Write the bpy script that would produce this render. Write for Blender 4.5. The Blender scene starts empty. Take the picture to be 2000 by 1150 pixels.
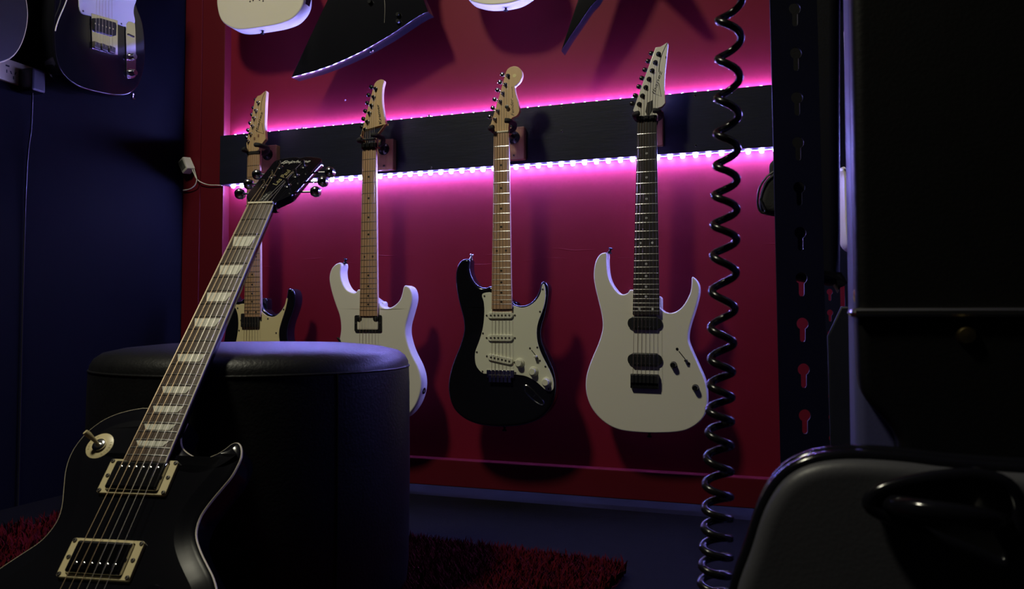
import bpy, bmesh, math, random
from mathutils import Vector, Matrix
from mathutils.geometry import tessellate_polygon
random.seed(7)
PI = math.pi
SC = bpy.context.scene
COL = SC.collection

# ------------------------------------------------------------------ camera, light, exposure
F = 1500.0
PITCH = math.radians(2.1)
CAM = Vector((0, 0, .47))
cd = bpy.data.cameras.new('camera')
cd.sensor_width = 36.0
cd.lens = 36.0 * F / 2000.0
cd.clip_start = .02
cd.dof.use_dof = True
cd.dof.focus_distance = 1.85
cd.dof.aperture_fstop = 12.0
cam = bpy.data.objects.new('camera', cd)
COL.objects.link(cam)
cam.location = CAM
cam.rotation_euler = (PI / 2 + PITCH, 0, 0)
SC.camera = cam
SC.view_settings.view_transform = 'Standard'
SC.view_settings.look = 'None'
SC.view_settings.gamma = 1
SC.view_settings.exposure = 0.0
SC.view_settings.use_curve_mapping = False
wd = bpy.data.worlds.new('world')
SC.world = wd
wd.use_nodes = True
wd.node_tree.nodes['Background'].inputs[0].default_value = (.5, .5, .6, 1)
wd.node_tree.nodes['Background'].inputs[1].default_value = .0015
# dim warm ceiling lamp of the room, up to the left
ld = bpy.data.lights.new('ceiling_lamp', 'AREA')
ld.shape = 'DISK'
ld.size = .30
ld.energy = 29.0
ld.color = (1.0, .95, .73)
lo = bpy.data.objects.new('ceiling_lamp', ld)
COL.objects.link(lo)
lo.location = (-1.15, .52, 2.65)
lo.rotation_euler = (Vector((-.1, 1.9, .5)) - Vector(lo.location)).to_track_quat('-Z', 'Y').to_euler()
LED_COLOR = (.26, .27, 1.0)
LED_POWER = 640.0

# ------------------------------------------------------------------ frames and pixels
def ray(px, py):
    d = Vector(((px - 1000) / F, 1, (575 - py) / F))
    c, s = math.cos(PITCH), math.sin(PITCH)
    return Vector((d.x, d.y * c - d.z * s, d.y * s + d.z * c))

class Frame:
    def __init__(self, O, U, V):
        self.O = Vector(O); self.U = Vector(U).normalized(); self.V = Vector(V).normalized()
        self.W = self.U.cross(self.V).normalized()
    def uv(self, px, py, w=0.0):
        r = ray(px, py)
        t = (self.O + self.W * w - CAM).dot(self.W) / r.dot(self.W)
        p = CAM + r * t - self.O
        return (p.dot(self.U), p.dot(self.V))
    def pts(self, l, w=0.0):
        return [self.uv(x, y, w) for x, y in l]
    def mat(self):
        m = Matrix.Identity(4)
        for i in range(3):
            m[i][0] = self.U[i]; m[i][1] = self.V[i]; m[i][2] = self.W[i]; m[i][3] = self.O[i]
        return m
    def world(self, u, v, w=0.0):
        return self.O + self.U * u + self.V * v + self.W * w

def zm(ox, oy, s, l):
    return [(ox + x / s, oy + y / s) for x, y in l]

TH = math.atan(.334)
WU = Vector((math.cos(TH), -math.sin(TH), 0))
WN = Vector((-math.sin(TH), -math.cos(TH), 0))
ZZ = Vector((0, 0, 1))
WALL_D = 2.085
WALL = Frame(Vector((0, 0, 0)) - WN * WALL_D, WU, ZZ)      # u along the wall, v = height, w towards the room

def floor_pt(px, py, z=0.0):
    r = ray(px, py)
    t = (z - CAM.z) / r.z
    return CAM + r * t

# ------------------------------------------------------------------ materials
MATS = {}
def mat(name, col, rough=.5, metal=0.0, spec=.5, noise=None, bump=None, emit=None, coat=0.0, stretch=(1, 1, 1)):
    """noise = (scale, second colour, contrast); bump = (scale, strength)"""
    if name in MATS: return MATS[name]
    m = bpy.data.materials.new(name); m.use_nodes = True
    nt = m.node_tree; b = nt.nodes['Principled BSDF']
    b.inputs['Base Color'].default_value = (*col, 1)
    b.inputs['Roughness'].default_value = rough
    b.inputs['Metallic'].default_value = metal
    b.inputs['Specular IOR Level'].default_value = spec
    b.inputs['Coat Weight'].default_value = coat
    b.inputs['Coat Roughness'].default_value = .08
    if emit:
        b.inputs['Emission Color'].default_value = (*emit[0], 1)
        b.inputs['Emission Strength'].default_value = emit[1]
    if noise or bump:
        tc = nt.nodes.new('ShaderNodeTexCoord')
        mp = nt.nodes.new('ShaderNodeMapping'); mp.inputs['Scale'].default_value = stretch
        nt.links.new(tc.outputs['Object'], mp.inputs['Vector'])
    if noise:
        n = nt.nodes.new('ShaderNodeTexNoise'); n.inputs['Scale'].default_value = noise[0]; n.inputs['Detail'].default_value = 4
        nt.links.new(mp.outputs[0], n.inputs['Vector'])
        r = nt.nodes.new('ShaderNodeValToRGB')
        r.color_ramp.elements[0].position = .5 - noise[2]; r.color_ramp.elements[1].position = .5 + noise[2]
        r.color_ramp.elements[0].color = (*col, 1); r.color_ramp.elements[1].color = (*noise[1], 1)
        nt.links.new(n.outputs['Fac'], r.inputs[0]); nt.links.new(r.outputs[0], b.inputs['Base Color'])
    if bump:
        n2 = nt.nodes.new('ShaderNodeTexNoise'); n2.inputs['Scale'].default_value = bump[0]; n2.inputs['Detail'].default_value = 3
        nt.links.new(mp.outputs[0], n2.inputs['Vector'])
        bp = nt.nodes.new('ShaderNodeBump'); bp.inputs['Strength'].default_value = bump[1]; bp.inputs['Distance'].default_value = .002
        nt.links.new(n2.outputs['Fac'], bp.inputs['Height']); nt.links.new(bp.outputs[0], b.inputs['Normal'])
    MATS[name] = m
    return m

def red_wall_material():
    m = mat('red_wall_paint', (.150, .0055, .0155), .55, spec=.15, noise=(3.0, (.172, .0065, .018), .25))
    nt = m.node_tree; N = nt.nodes; L = nt.links; b = N['Principled BSDF']
    tc = N.new('ShaderNodeTexCoord'); sp = N.new('ShaderNodeSeparateXYZ'); L.new(tc.outputs['Object'], sp.inputs[0])
    def mth(op, a, c=None):
        n = N.new('ShaderNodeMath'); n.operation = op
        for i, q in enumerate((a, c)):
            if q is None: continue
            if isinstance(q, (int, float)): n.inputs[i].default_value = q
            else: L.new(q, n.inputs[i])
        return n.outputs[0]
    def noise(scale, st, detail=3):
        mp = N.new('ShaderNodeMapping'); mp.inputs['Scale'].default_value = st; L.new(tc.outputs['Object'], mp.inputs['Vector'])
        n = N.new('ShaderNodeTexNoise'); n.inputs['Scale'].default_value = scale; n.inputs['Detail'].default_value = detail
        L.new(mp.outputs[0], n.inputs['Vector']); return n.outputs['Fac']
    wob = mth('MULTIPLY', mth('SUBTRACT', noise(3.0, (1, 1, 1)), .5), .06)
    h = None
    for v0, wdt in ((.672, .0020), (.648, .0009)):     # sheet joint filled and painted over
        d = mth('ABSOLUTE', mth('SUBTRACT', mth('ADD', sp.outputs['Y'], wob), v0))
        r = mth('MAXIMUM', mth('SUBTRACT', 1.0, mth('DIVIDE', d, wdt)), 0.0)
        r = mth('MULTIPLY', r, mth('MAXIMUM', mth('MULTIPLY', mth('SUBTRACT', noise(5.0 + 600 * wdt, (1, .3, 1), 3), .5), 4.0), 0.0))
        h = r if h is None else mth('ADD', h, r)
    # patch of trowelled filler strokes between the guitars
    du = mth('DIVIDE', mth('SUBTRACT', sp.outputs['X'], .115), .07); dv = mth('DIVIDE', mth('SUBTRACT', sp.outputs['Y'], .79), .09)
    msk = mth('MAXIMUM', mth('SUBTRACT', 1.0, mth('ADD', mth('MULTIPLY', du, du), mth('MULTIPLY', dv, dv))), 0.0)
    st = mth('MULTIPLY', mth('MAXIMUM', mth('MULTIPLY', mth('SUBTRACT', noise(14, (1, 7, 1), 4), .52), 18.0), 0.0), msk)
    h = mth('ADD', h, st)
    h = mth('ADD', h, mth('MULTIPLY', noise(60, (1, 1, 1)), .10))
    h = mth('ADD', h, mth('MULTIPLY', noise(7, (1, 1, 1)), .35))
    bp = N.new('ShaderNodeBump'); bp.inputs['Strength'].default_value = .8; bp.inputs['Distance'].default_value = .0012
    L.new(h, bp.inputs['Height']); L.new(bp.outputs[0], b.inputs['Normal'])
    # small paint chips
    vo = N.new('ShaderNodeTexVoronoi'); vo.inputs['Scale'].default_value = 7.5; L.new(tc.outputs['Object'], vo.inputs['Vector'])
    chip = mth('MULTIPLY', mth('LESS_THAN', vo.outputs['Distance'], .022), mth('GREATER_THAN', noise(5.5, (1, 1, 1)), .52))
    mx = N.new('ShaderNodeMix'); mx.data_type = 'RGBA'
    src = b.inputs['Base Color'].links[0].from_socket
    L.new(chip, mx.inputs['Factor']); L.new(src, mx.inputs['A']); mx.inputs['B'].default_value = (.6, .5, .5, 1)
    L.new(mx.outputs['Result'], b.inputs['Base Color'])
    return m

M_RED = red_wall_material()
M_TRIM = mat('red_trim_paint', (.095, .0045, .010), .5, spec=.2, noise=(5, (.11, .0052, .0115), .3), bump=(40, .12))
M_LEFT = mat('navy_wall_paint', (.0026, .003, .006), .7, spec=.07, noise=(4, (.0034, .0038, .0072), .3), bump=(50, .1))
M_BOARD = mat('black_board_paint', (.0075, .009, .019), .5, spec=.2, noise=(9, (.011, .013, .026), .25), bump=(30, .15), stretch=(1, 6, 1))  # black paint, its blue tint stands in for LED light bounced onto the board
M_FLOOR = mat('dark_floor', (.010, .011, .016), .55, spec=.12, noise=(12, (.014, .015, .022), .3), bump=(25, .15))
M_MAT = mat('black_rubber', (.004, .004, .005), .75, spec=.06, noise=(30, (.006, .006, .0075), .3), bump=(200, .2))
M_CEIL = mat('dark_ceiling', (.04, .04, .045), .8, noise=(5, (.05, .05, .055), .3))
M_CREAM = mat('cream_lacquer', (.78, .73, .60), .30, noise=(3, (.80, .75, .62), .3), coat=.3)
M_WHITE = mat('white_lacquer', (.80, .77, .67), .30, noise=(3, (.82, .79, .70), .3), coat=.3)
M_BLACKG = mat('black_gloss', (.005, .005, .008), .12, noise=(4, (.007, .007, .010), .3), coat=.15)
M_BLACKS = mat('black_satin', (.012, .012, .014), .38, noise=(20, (.016, .016, .018), .3))
M_BLACKM = mat('black_hardware', (.012, .012, .014), .25, metal=.3, noise=(40, (.018, .018, .02), .3))
M_FOAM = mat('black_foam', (.013, .013, .015), .75, noise=(60, (.02, .02, .022), .3), bump=(300, .2))
M_CHROME = mat('chrome', (.72, .72, .74), .14, metal=1.0, noise=(30, (.78, .78, .80), .3))
M_DCHROME = mat('pickup_cover_nickel', (.42, .41, .40), .10, metal=1.0, noise=(30, (.46, .45, .44), .3))
M_FRET = mat('fret_nickel', (.75, .74, .70), .25, metal=1.0, noise=(30, (.8, .79, .76), .3))
M_FRETD = mat('fret_dark', (.10, .09, .085), .4, metal=.6, noise=(30, (.13, .12, .11), .3))
M_STRING = mat('steel_string', (.50, .46, .40), .4, metal=1.0, noise=(80, (.56, .52, .46), .3))
M_BRONZE = mat('wound_string', (.40, .29, .18), .45, metal=1.0, noise=(80, (.46, .34, .22), .3))
M_MAPLE = mat('maple_wood', (.50, .31, .185), .45, noise=(14, (.43, .255, .145), .22), stretch=(9, 1, 9))
M_MAPLEH = mat('maple_headstock', (.68, .47, .25), .38, noise=(12, (.62, .41, .21), .22), stretch=(7, 1, 7))
M_NECK = mat('maple_neck', (.72, .52, .38), .4, noise=(12, (.66, .46, .32), .22), stretch=(7, 1, 7))
M_ROSE = mat('rosewood', (.095, .052, .030), .5, spec=.35, noise=(26, (.045, .025, .015), .2), stretch=(9, 1, 9))
M_EBONY = mat('dark_rosewood', (.020, .016, .018), .42, noise=(26, (.030, .024, .024), .2), stretch=(9, 1, 9))
M_PEARL = mat('pearl_inlay', (.86, .84, .74), .25, noise=(60, (.66, .65, .56), .18), stretch=(3, 1, 1))
M_DOTB = mat('black_dot', (.02, .018, .016), .4, noise=(60, (.03, .026, .022), .3))
M_DOTW = mat('white_dot', (.75, .75, .75), .35, noise=(60, (.65, .65, .66), .3))
M_GUARD = mat('mint_pickguard', (.76, .76, .60), .33, noise=(6, (.78, .78, .63), .3))
M_GUARDY = mat('cream_pickguard', (.78, .66, .36), .35, noise=(6, (.80, .69, .40), .3))
M_GUARDW = mat('white_pickguard', (.62, .62, .62), .35, noise=(6, (.66, .66, .66), .3))
M_IVORY = mat('cream_plastic', (.74, .63, .36), .35, noise=(10, (.78, .67, .40), .3))
M_BONE = mat('bone_nut', (.75, .68, .50), .4, noise=(40, (.8, .73, .56), .3))
M_BIND = mat('cream_binding', (.70, .62, .44), .35, noise=(40, (.74, .66, .5), .3))
M_INK = mat('black_ink', (.012, .010, .010), .4, noise=(60, (.018, .015, .014), .3))
M_INKG = mat('gold_ink', (.55, .47, .22), .35, metal=.4, noise=(60, (.6, .52, .28), .3))
M_INKS = mat('silver_ink', (.72, .71, .66), .35, noise=(60, (.78, .77, .72), .3))
M_BLOCK = mat('hanger_wood', (.34, .18, .10), .5, noise=(20, (.25, .12, .065), .22), stretch=(8, 1, 1))
M_LEATH = mat('black_leather', (.006, .006, .007), .42, spec=.42, noise=(40, (.010, .010, .011), .3), bump=(220, .25))
M_SHAG = mat('red_shag', (.095, .003, .008), .9, spec=.1, noise=(25, (.06, .002, .005), .25))
M_WPL = mat('white_plastic', (.72, .70, .62), .4, noise=(20, (.76, .74, .66), .3))
M_SCREEN = mat('grey_label', (.10, .11, .10), .4, noise=(60, (.16, .17, .16), .2))
M_TAPE = mat('led_tape', (.7, .7, .7), .5, noise=(30, (.75, .75, .75), .3))
M_LED = mat('led_emitter', (.9, .9, .9), .4, emit=(LED_COLOR, LED_POWER))
M_STEEL = mat('black_steel', (.007, .008, .013), .5, spec=.25, noise=(15, (.010, .011, .018), .3), bump=(120, .1))
M_GREYV = mat('grey_vinyl', (.065, .065, .078), .45, noise=(30, (.075, .075, .09), .3), bump=(400, .06))
M_LEDTINT = mat('led_tinted_vinyl', (.07, .07, .19), .5, noise=(8, (.085, .085, .22), .3), bump=(400, .06))  # blue LED light on the case side is put into this vinyl colour
M_BRASS = mat('brass', (.75, .55, .22), .25, metal=1.0, noise=(30, (.8, .6, .28), .3))
M_TOLEX = mat('black_tolex', (.0035, .0035, .004), .5, spec=.25, noise=(40, (.005, .005, .006), .3), bump=(300, .1))
M_COIL = mat('black_cable_rubber', (.006, .006, .007), .22, spec=.5, noise=(30, (.009, .009, .010), .3))

# ------------------------------------------------------------------ mesh helpers
def ccw(p):
    a = sum(p[i][0] * p[(i + 1) % len(p)][1] - p[(i + 1) % len(p)][0] * p[i][1] for i in range(len(p)))
    return p if a > 0 else p[::-1]

def smooth(pts, n=4, closed=True):
    """Catmull-Rom; a doubled point makes a corner"""
    out = []; N = len(pts)
    for i in range(N if closed else N - 1):
        if closed: p0, p1, p2, p3 = pts[i - 1], pts[i], pts[(i + 1) % N], pts[(i + 2) % N]
        else: p0, p1, p2, p3 = pts[max(i - 1, 0)], pts[i], pts[i + 1], pts[min(i + 2, N - 1)]
        for k in range(n):
            t = k / n
            q = tuple(.5 * (2 * b + (c - a) * t + (2 * a - 5 * b + 4 * c - d) * t * t + (3 * b - a - 3 * c + d) * t ** 3)
                      for a, b, c, d in zip(p0, p1, p2, p3))
            if not out or sum((x - y) ** 2 for x, y in zip(q, out[-1])) > 1e-9: out.append(q)
    if not closed: out.append(tuple(pts[-1]))
    elif sum((x - y) ** 2 for x, y in zip(out[0], out[-1])) < 1e-9: out.pop()
    return out

def offset(p, d):
    """inward offset of a CCW outline"""
    N = len(p); o = []
    for i in range(N):
        a, b, c = Vector(p[i - 1]), Vector(p[i]), Vector(p[(i + 1) % N])
        e1, e2 = (b - a), (c - b)
        if e1.length < 1e-7 or e2.length < 1e-7: o.append(tuple(b)); continue
        n1 = Vector((-e1.y, e1.x)).normalized(); n2 = Vector((-e2.y, e2.x)).normalized()
        m = n1 + n2
        if m.length < 1e-4: o.append(tuple(b)); continue
        m.normalize(); k = min(1.0 / max(m.dot(n1), .5), 1.6)
        o.append((b.x + m.x * d * k, b.y + m.y * d * k))
    return o

class MB:
    def __init__(self): self.v = []; self.f = []
    def add(self, v, f):
        o = len(self.v); self.v += [tuple(x) for x in v]; self.f += [[i + o for i in q] for q in f]; return self
    def box(self, c, s, R=None):
        x, y, z = (q / 2 for q in s); V = []
        for a in (-x, x):
            for b in (-y, y):
                for d in (-z, z):
                    p = Vector((a, b, d))
                    if R: p = R @ p
                    V.append(p + Vector(c))
        return self.add(V, [[0, 1, 3, 2], [4, 6, 7, 5], [0, 4, 5, 1], [2, 3, 7, 6], [0, 2, 6, 4], [1, 5, 7, 3]])
    def loft(self, outline, rings, cap=True):
        p = ccw(list(outline)); n = len(p); V = []; Fc = []
        for ins, w in rings:
            q = offset(p, ins) if abs(ins) > 1e-9 else p
            V += [(x, y, w) for x, y in q]
        for r in range(len(rings) - 1):
            for i in range(n):
                j = (i + 1) % n
                Fc.append([r * n + i, r * n + j, (r + 1) * n + j, (r + 1) * n + i])
        if cap:
            tri = tessellate_polygon([[Vector((x, y, 0)) for x, y in p]]) if n > 4 else [(0, 1, 2), (0, 2, 3)][:n - 2]
            Fc += [[a, b, c] for a, b, c in tri]; Fc += [[(len(rings) - 1) * n + i for i in q] for q in tri]
        return self.add(V, Fc)
    def plate(self, outline, w0, w1, r=0.0, rb=None, n=3):
        if rb is None: rb = r
        rings = []
        if rb > 0:
            rings.append((rb * 1.25, w0))
            for k in range(n + 1):
                a = PI / 2 * k / n; rings.append((rb * (1 - math.sin(a)), w0 + rb * (1 - math.cos(a))))
        else: rings.append((0, w0))
        if r > 0:
            for k in range(n + 1):
                a = PI / 2 * k / n; rings.append((r * (1 - math.cos(a)), w1 - r * (1 - math.sin(a))))
            rings.append((r * 1.25, w1))
        else: rings.append((0, w1))
        return self.loft(outline, rings)
    def rbox(self, c, s, r=.001, n=2):
        x, y, z = c; a, b, d = (q / 2 for q in s)
        return self.plate(rrect(x - a, y - b, x + a, y + b, r), z - d, z + d, min(r, d * .8), 0, n)
    def cyl(self, p0, p1, r0, r1=None, n=14, cap=True):
        if r1 is None: r1 = r0
        p0, p1 = Vector(p0), Vector(p1); d = (p1 - p0).normalized()
        a = d.orthogonal().normalized(); b = d.cross(a); V = []; Fc = []
        for p, r in ((p0, r0), (p1, r1)):
            V += [p + (a * math.cos(2 * PI * i / n) + b * math.sin(2 * PI * i / n)) * r for i in range(n)]
        for i in range(n): j = (i + 1) % n; Fc.append([i, j, n + j, n + i])
        if cap: Fc += [list(range(n))[::-1], list(range(n, 2 * n))]
        return self.add(V, Fc)
    def turn(self, c, axis, prof, n=18):
        """profile [(radius, along)] revolved round axis at c"""
        c = Vector(c); d = Vector(axis).normalized(); a = d.orthogonal().normalized(); b = d.cross(a); V = []; Fc = []
        for r, h in prof:
            V += [c + d * h + (a * math.cos(2 * PI * i / n) + b * math.sin(2 * PI * i / n)) * max(r, 1e-5) for i in range(n)]
        for k in range(len(prof) - 1):
            for i in range(n): j = (i + 1) % n; Fc.append([k * n + i, k * n + j, (k + 1) * n + j, (k + 1) * n + i])
        Fc += [list(range(n))[::-1], [(len(prof) - 1) * n + i for i in range(n)]]
        return self.add(V, Fc)
    def tube(self, path, r, n=8, closed=False):
        P = [Vector(p) for p in path]; N = len(P); V = []; Fc = []
        if not hasattr(r, '__len__'): r = [r] * N
        up = None
        for i in range(N):
            if closed: t = P[(i + 1) % N] - P[i - 1]
            else: t = P[min(i + 1, N - 1)] - P[max(i - 1, 0)]
            t.normalize()
            if up is None: up = t.orthogonal().normalized()
            up = (up - t * up.dot(t)).normalized(); b = t.cross(up)
            V += [P[i] + (up * math.cos(2 * PI * k / n) + b * math.sin(2 * PI * k / n)) * r[i] for k in range(n)]
        for i in range(N if closed else N - 1):
            j = (i + 1) % N
            for k in range(n): l = (k + 1) % n; Fc.append([i * n + k, i * n + l, j * n + l, j * n + k])
        if not closed: Fc += [list(range(n))[::-1], [(N - 1) * n + k for k in range(n)]]
        return self.add(V, Fc)
    def mesh(self, name, angle=38):
        me = bpy.data.meshes.new(name); me.from_pydata(self.v, [], self.f); me.validate()
        bm = bmesh.new(); bm.from_mesh(me); bmesh.ops.recalc_face_normals(bm, faces=bm.faces); bm.to_mesh(me); bm.free()
        for p in me.polygons: p.use_smooth = len(p.vertices) != 3      # flat caps
        me.set_sharp_from_angle(angle=math.radians(angle))
        return me
    def build(self, name, m, parent=None, angle=38):
        return link(name, self.mesh(name, angle), m, parent)

def rrect(x0, y0, x1, y1, r, n=4):
    r = min(r, (x1 - x0) * .49, (y1 - y0) * .49); o = []
    for cx, cy, a0 in ((x1 - r, y1 - r, 0), (x0 + r, y1 - r, 90), (x0 + r, y0 + r, 180), (x1 - r, y0 + r, 270)):
        for k in range(n + 1):
            a = math.radians(a0 + 90 * k / n); o.append((cx + r * math.cos(a), cy + r * math.sin(a)))
    return o
def circ(cx, cy, r, n=18): return [(cx + r * math.cos(2 * PI * i / n), cy + r * math.sin(2 * PI * i / n)) for i in range(n)]

def link(name, me, m, parent=None):
    o = bpy.data.objects.new(name, me); COL.objects.link(o)
    if m is not None and not me.materials: me.materials.append(m)
    if parent is not None: o.parent = parent
    return o
def thing(name, frame, label, cat, group=None):
    o = bpy.data.objects.new(name, None); COL.objects.link(o); o.empty_display_size = .05
    o.matrix_world = frame.mat() if isinstance(frame, Frame) else Matrix.Translation(Vector(frame))
    return tag(o, label, cat, group)
def tag(o, label, cat, group=None):
    o['label'] = label; o['category'] = cat
    if group: o['group'] = group
    return o
def struct(o):
    o['kind'] = 'structure'; return o

def text_mesh(s, shear=0.0, extrude=.02, bold=0.0):
    cu = bpy.data.curves.new('text', 'FONT'); cu.body = s; cu.shear = shear; cu.extrude = extrude; cu.resolution_u = 3; cu.offset = bold
    ob = bpy.data.objects.new('text', cu); COL.objects.link(ob)
    dg = bpy.context.evaluated_depsgraph_get(); dg.update()
    me = bpy.data.meshes.new_from_object(ob.evaluated_get(dg))
    bpy.data.objects.remove(ob); bpy.data.curves.remove(cu)
    return me
def text(name, s, A, B, h, w, m, parent, shear=0.0, bold=0.0, thick=.0003):
    """lettering whose baseline runs from A to B (local uv), cap height h"""
    me = text_mesh(s, shear, .5, bold); me.name = name
    xs = [v.co.x for v in me.vertices]; x0, x1 = min(xs), max(xs)
    A, B = Vector(A), Vector(B); d = (B - A); Ln = d.length; d.normalize(); nrm = Vector((-d.y, d.x))
    for v in me.vertices:
        x = (v.co.x - x0) / (x1 - x0) * Ln; y = v.co.y / .69 * h
        p = A + d * x + nrm * y
        v.co = (p.x, p.y, w + (thick if v.co.z > 0 else -.0003))
    return link(name, me, m, parent)

def holed_plate(outline, holes, w0, w1):
    """flat plate with real holes, by a filled 2D curve"""
    cu = bpy.data.curves.new('plate', 'CURVE'); cu.dimensions = '2D'; cu.fill_mode = 'BOTH'; cu.extrude = (w1 - w0) / 2
    for loop in [outline] + holes:
        sp = cu.splines.new('POLY'); sp.points.add(len(loop) - 1); sp.use_cyclic_u = True
        for p, q in zip(sp.points, loop): p.co = (q[0], q[1], 0, 1)
    ob = bpy.data.objects.new('plate', cu); COL.objects.link(ob)
    dg = bpy.context.evaluated_depsgraph_get(); dg.update()
    me = bpy.data.meshes.new_from_object(ob.evaluated_get(dg))
    bpy.data.objects.remove(ob); bpy.data.curves.remove(cu)
    for v in me.vertices: v.co.z += (w0 + w1) / 2
    return me

# ------------------------------------------------------------------ the room
U0 = WALL.uv(357, 500, .03)[0]          # corner with the left wall
UP = WALL.uv(434, 500, .03)[0]          # inner edge of the red stile
U1 = 1.75
CEIL = 2.8
def wall_box(name, u0, u1, v0, v1, w0, w1, m, parent=None, bev=0.0):
    b = MB()
    if bev: b.plate([(u0, v0), (u1, v0), (u1, v1), (u0, v1)], w0, w1, bev, 0, 2)
    else: b.box(((u0 + u1) / 2, (v0 + v1) / 2, (w0 + w1) / 2), (u1 - u0, v1 - v0, w1 - w0))
    o = b.build(name, m, parent)
    if parent is None: o.matrix_world = WALL.mat()
    return o
struct(wall_box('wall_back', U0 - .1, U1, 0, CEIL, -.1, 0, M_RED))
struct(wall_box('trim_1', U0, UP, 0, CEIL, 0, .030, M_TRIM, bev=.003))
UB = WALL.uv(390, 500, .03)[0]
struct(wall_box('trim_2', U0, UB, 0, CEIL, .030, .034, M_TRIM, bev=.002))
vb = WALL.uv(803, 893, .030)[1]
struct(wall_box('baseboard_back', UP - .002, U1, 0, vb, 0, .030, M_TRIM, bev=.003))
b = MB(); b.box((-.05 + U0 - .0, CEIL / 2, 1.2), (.1, CEIL, 2.6)); o = b.build('wall_left', M_LEFT); o.matrix_world = WALL.mat(); struct(o)
b = MB(); b.box((U1 + .05, CEIL / 2, 1.2), (.1, CEIL, 2.6)); o = b.build('wall_right', M_LEFT); o.matrix_world = WALL.mat(); struct(o)
b = MB(); b.box(((U0 + U1) / 2, -.05, 1.2), (U1 - U0 + .2, .1, 2.6)); o = b.build('floor', M_FLOOR); o.matrix_world = WALL.mat(); struct(o)
b = MB(); b.box(((U0 + U1) / 2, CEIL + .05, 1.2), (U1 - U0 + .2, .1, 2.6)); o = b.build('ceiling', M_CEIL); o.matrix_world = WALL.mat(); struct(o)

# floor mat
b = MB(); b.loft([(U0 + .02, .175), (1.25, .175), (1.25, 1.9), (U0 + .02, 1.9)], [(0, 0), (0, .004), (.002, .006)])
o = b.build('floor_mat', M_MAT)
fm = Frame(WALL.O, WU, Vector((-WN.x, -WN.y, 0)))
mm = Matrix.Identity(4)
for i in range(3): mm[i][0] = WU[i]; mm[i][1] = WN[i]; mm[i][2] = ZZ[i]; mm[i][3] = WALL.O[i]
o.matrix_world = mm
tag(o, 'flat black rubber mat covering the dark floor in front of the red wall', 'mat')

# mounting board with the screws
BT = .046
V_TOP = WALL.uv(1000, 212, BT)[1]
V_BOT = WALL.uv(1000, 321, BT)[1]
UL = WALL.uv(429, 310, BT)[0]
bd = thing('mounting_board', Frame(WALL.O, WU, ZZ), 'long black painted board screwed across the red wall, guitar hangers fixed to it', 'board')
b = MB(); b.plate([(UL, V_BOT), (1.25, V_BOT), (1.25, V_TOP), (UL, V_TOP)], 0, BT, .002, 0, 2); b.build('plank', M_BOARD, bd)
def screw_mesh(r=.0035):
    b = MB(); b.turn((0, 0, 0), (0, 0, 1), [(r, -.002), (r, .0006), (r * .8, .0014), (r * .45, .0015), (r * .40, .0006), (0, .0006)], 14); return b.mesh('screw')
SCR = screw_mesh()
for px, py in ((1097, 210), (1097, 256), (1357, 186), (1359, 284), (590, 250), (594, 335), (838, 226), (842, 327)):
    u, v = WALL.uv(px, py, BT); s = link('screw', SCR, M_CHROME, bd); s.location = (u, v, BT)

# LED strips: tape on the upper and lower edge of the board, each diode a part
def led_strip(v, sgn, label, wc):
    t = thing('led_strip', Frame(WALL.O, WU, ZZ), label, 'light strip', 'led strips on the board edges')
    u0, u1 = UL + .022, 1.2
    b = MB(); b.box(((u0 + u1) / 2, v + sgn * .0006, wc), (u1 - u0, .0012, .010)); b.build('tape', M_TAPE, t)
    led = MB(); led.loft(rrect(-.0055, -.0045, .0055, .0045, .003, 3), [(0, 0), (0, .0050), (.0012, .0072), (.0030, .0082)])
    me = led.mesh('led')
    for vv in me.vertices: x, y, z = vv.co; vv.co = (x, sgn * z, y)
    me.flip_normals() if sgn > 0 else None
    bm = bmesh.new(); bm.from_mesh(me); bmesh.ops.recalc_face_normals(bm, faces=bm.faces); bm.to_mesh(me); bm.free()
    n = int((u1 - u0) / .0333)
    for k in range(n):
        o = link('led', me, M_LED, t); o.location = (u0 + .012 + k * .0333, v + sgn * .001, wc)
    return t
led_strip(V_TOP, 1, 'led strip along the upper edge of the black board, magenta glow above it', .012)
led_strip(V_BOT, -1, 'bright blue-white led strip along the lower edge of the black board', .020)

# ------------------------------------------------------------------ guitars: shared builders
def guitar_frame(nut, bridge, scale, normal=WN):
    a = ray(*nut); a = a / a.dot(-normal); c = ray(*bridge); c = c / c.dot(-normal)
    d = scale / (a - c).length
    A, B = CAM + a * d, CAM + c * d
    V = (A - B).normalized()
    U = V.cross(normal).normalized()
    return Frame(B, U, V)

def fret_v(S, n): return S * 2 ** (-n / 12)
def bw(S, v, wn, we, v_end): return wn + (we - wn) * (S - v) / (S - v_end)

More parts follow.
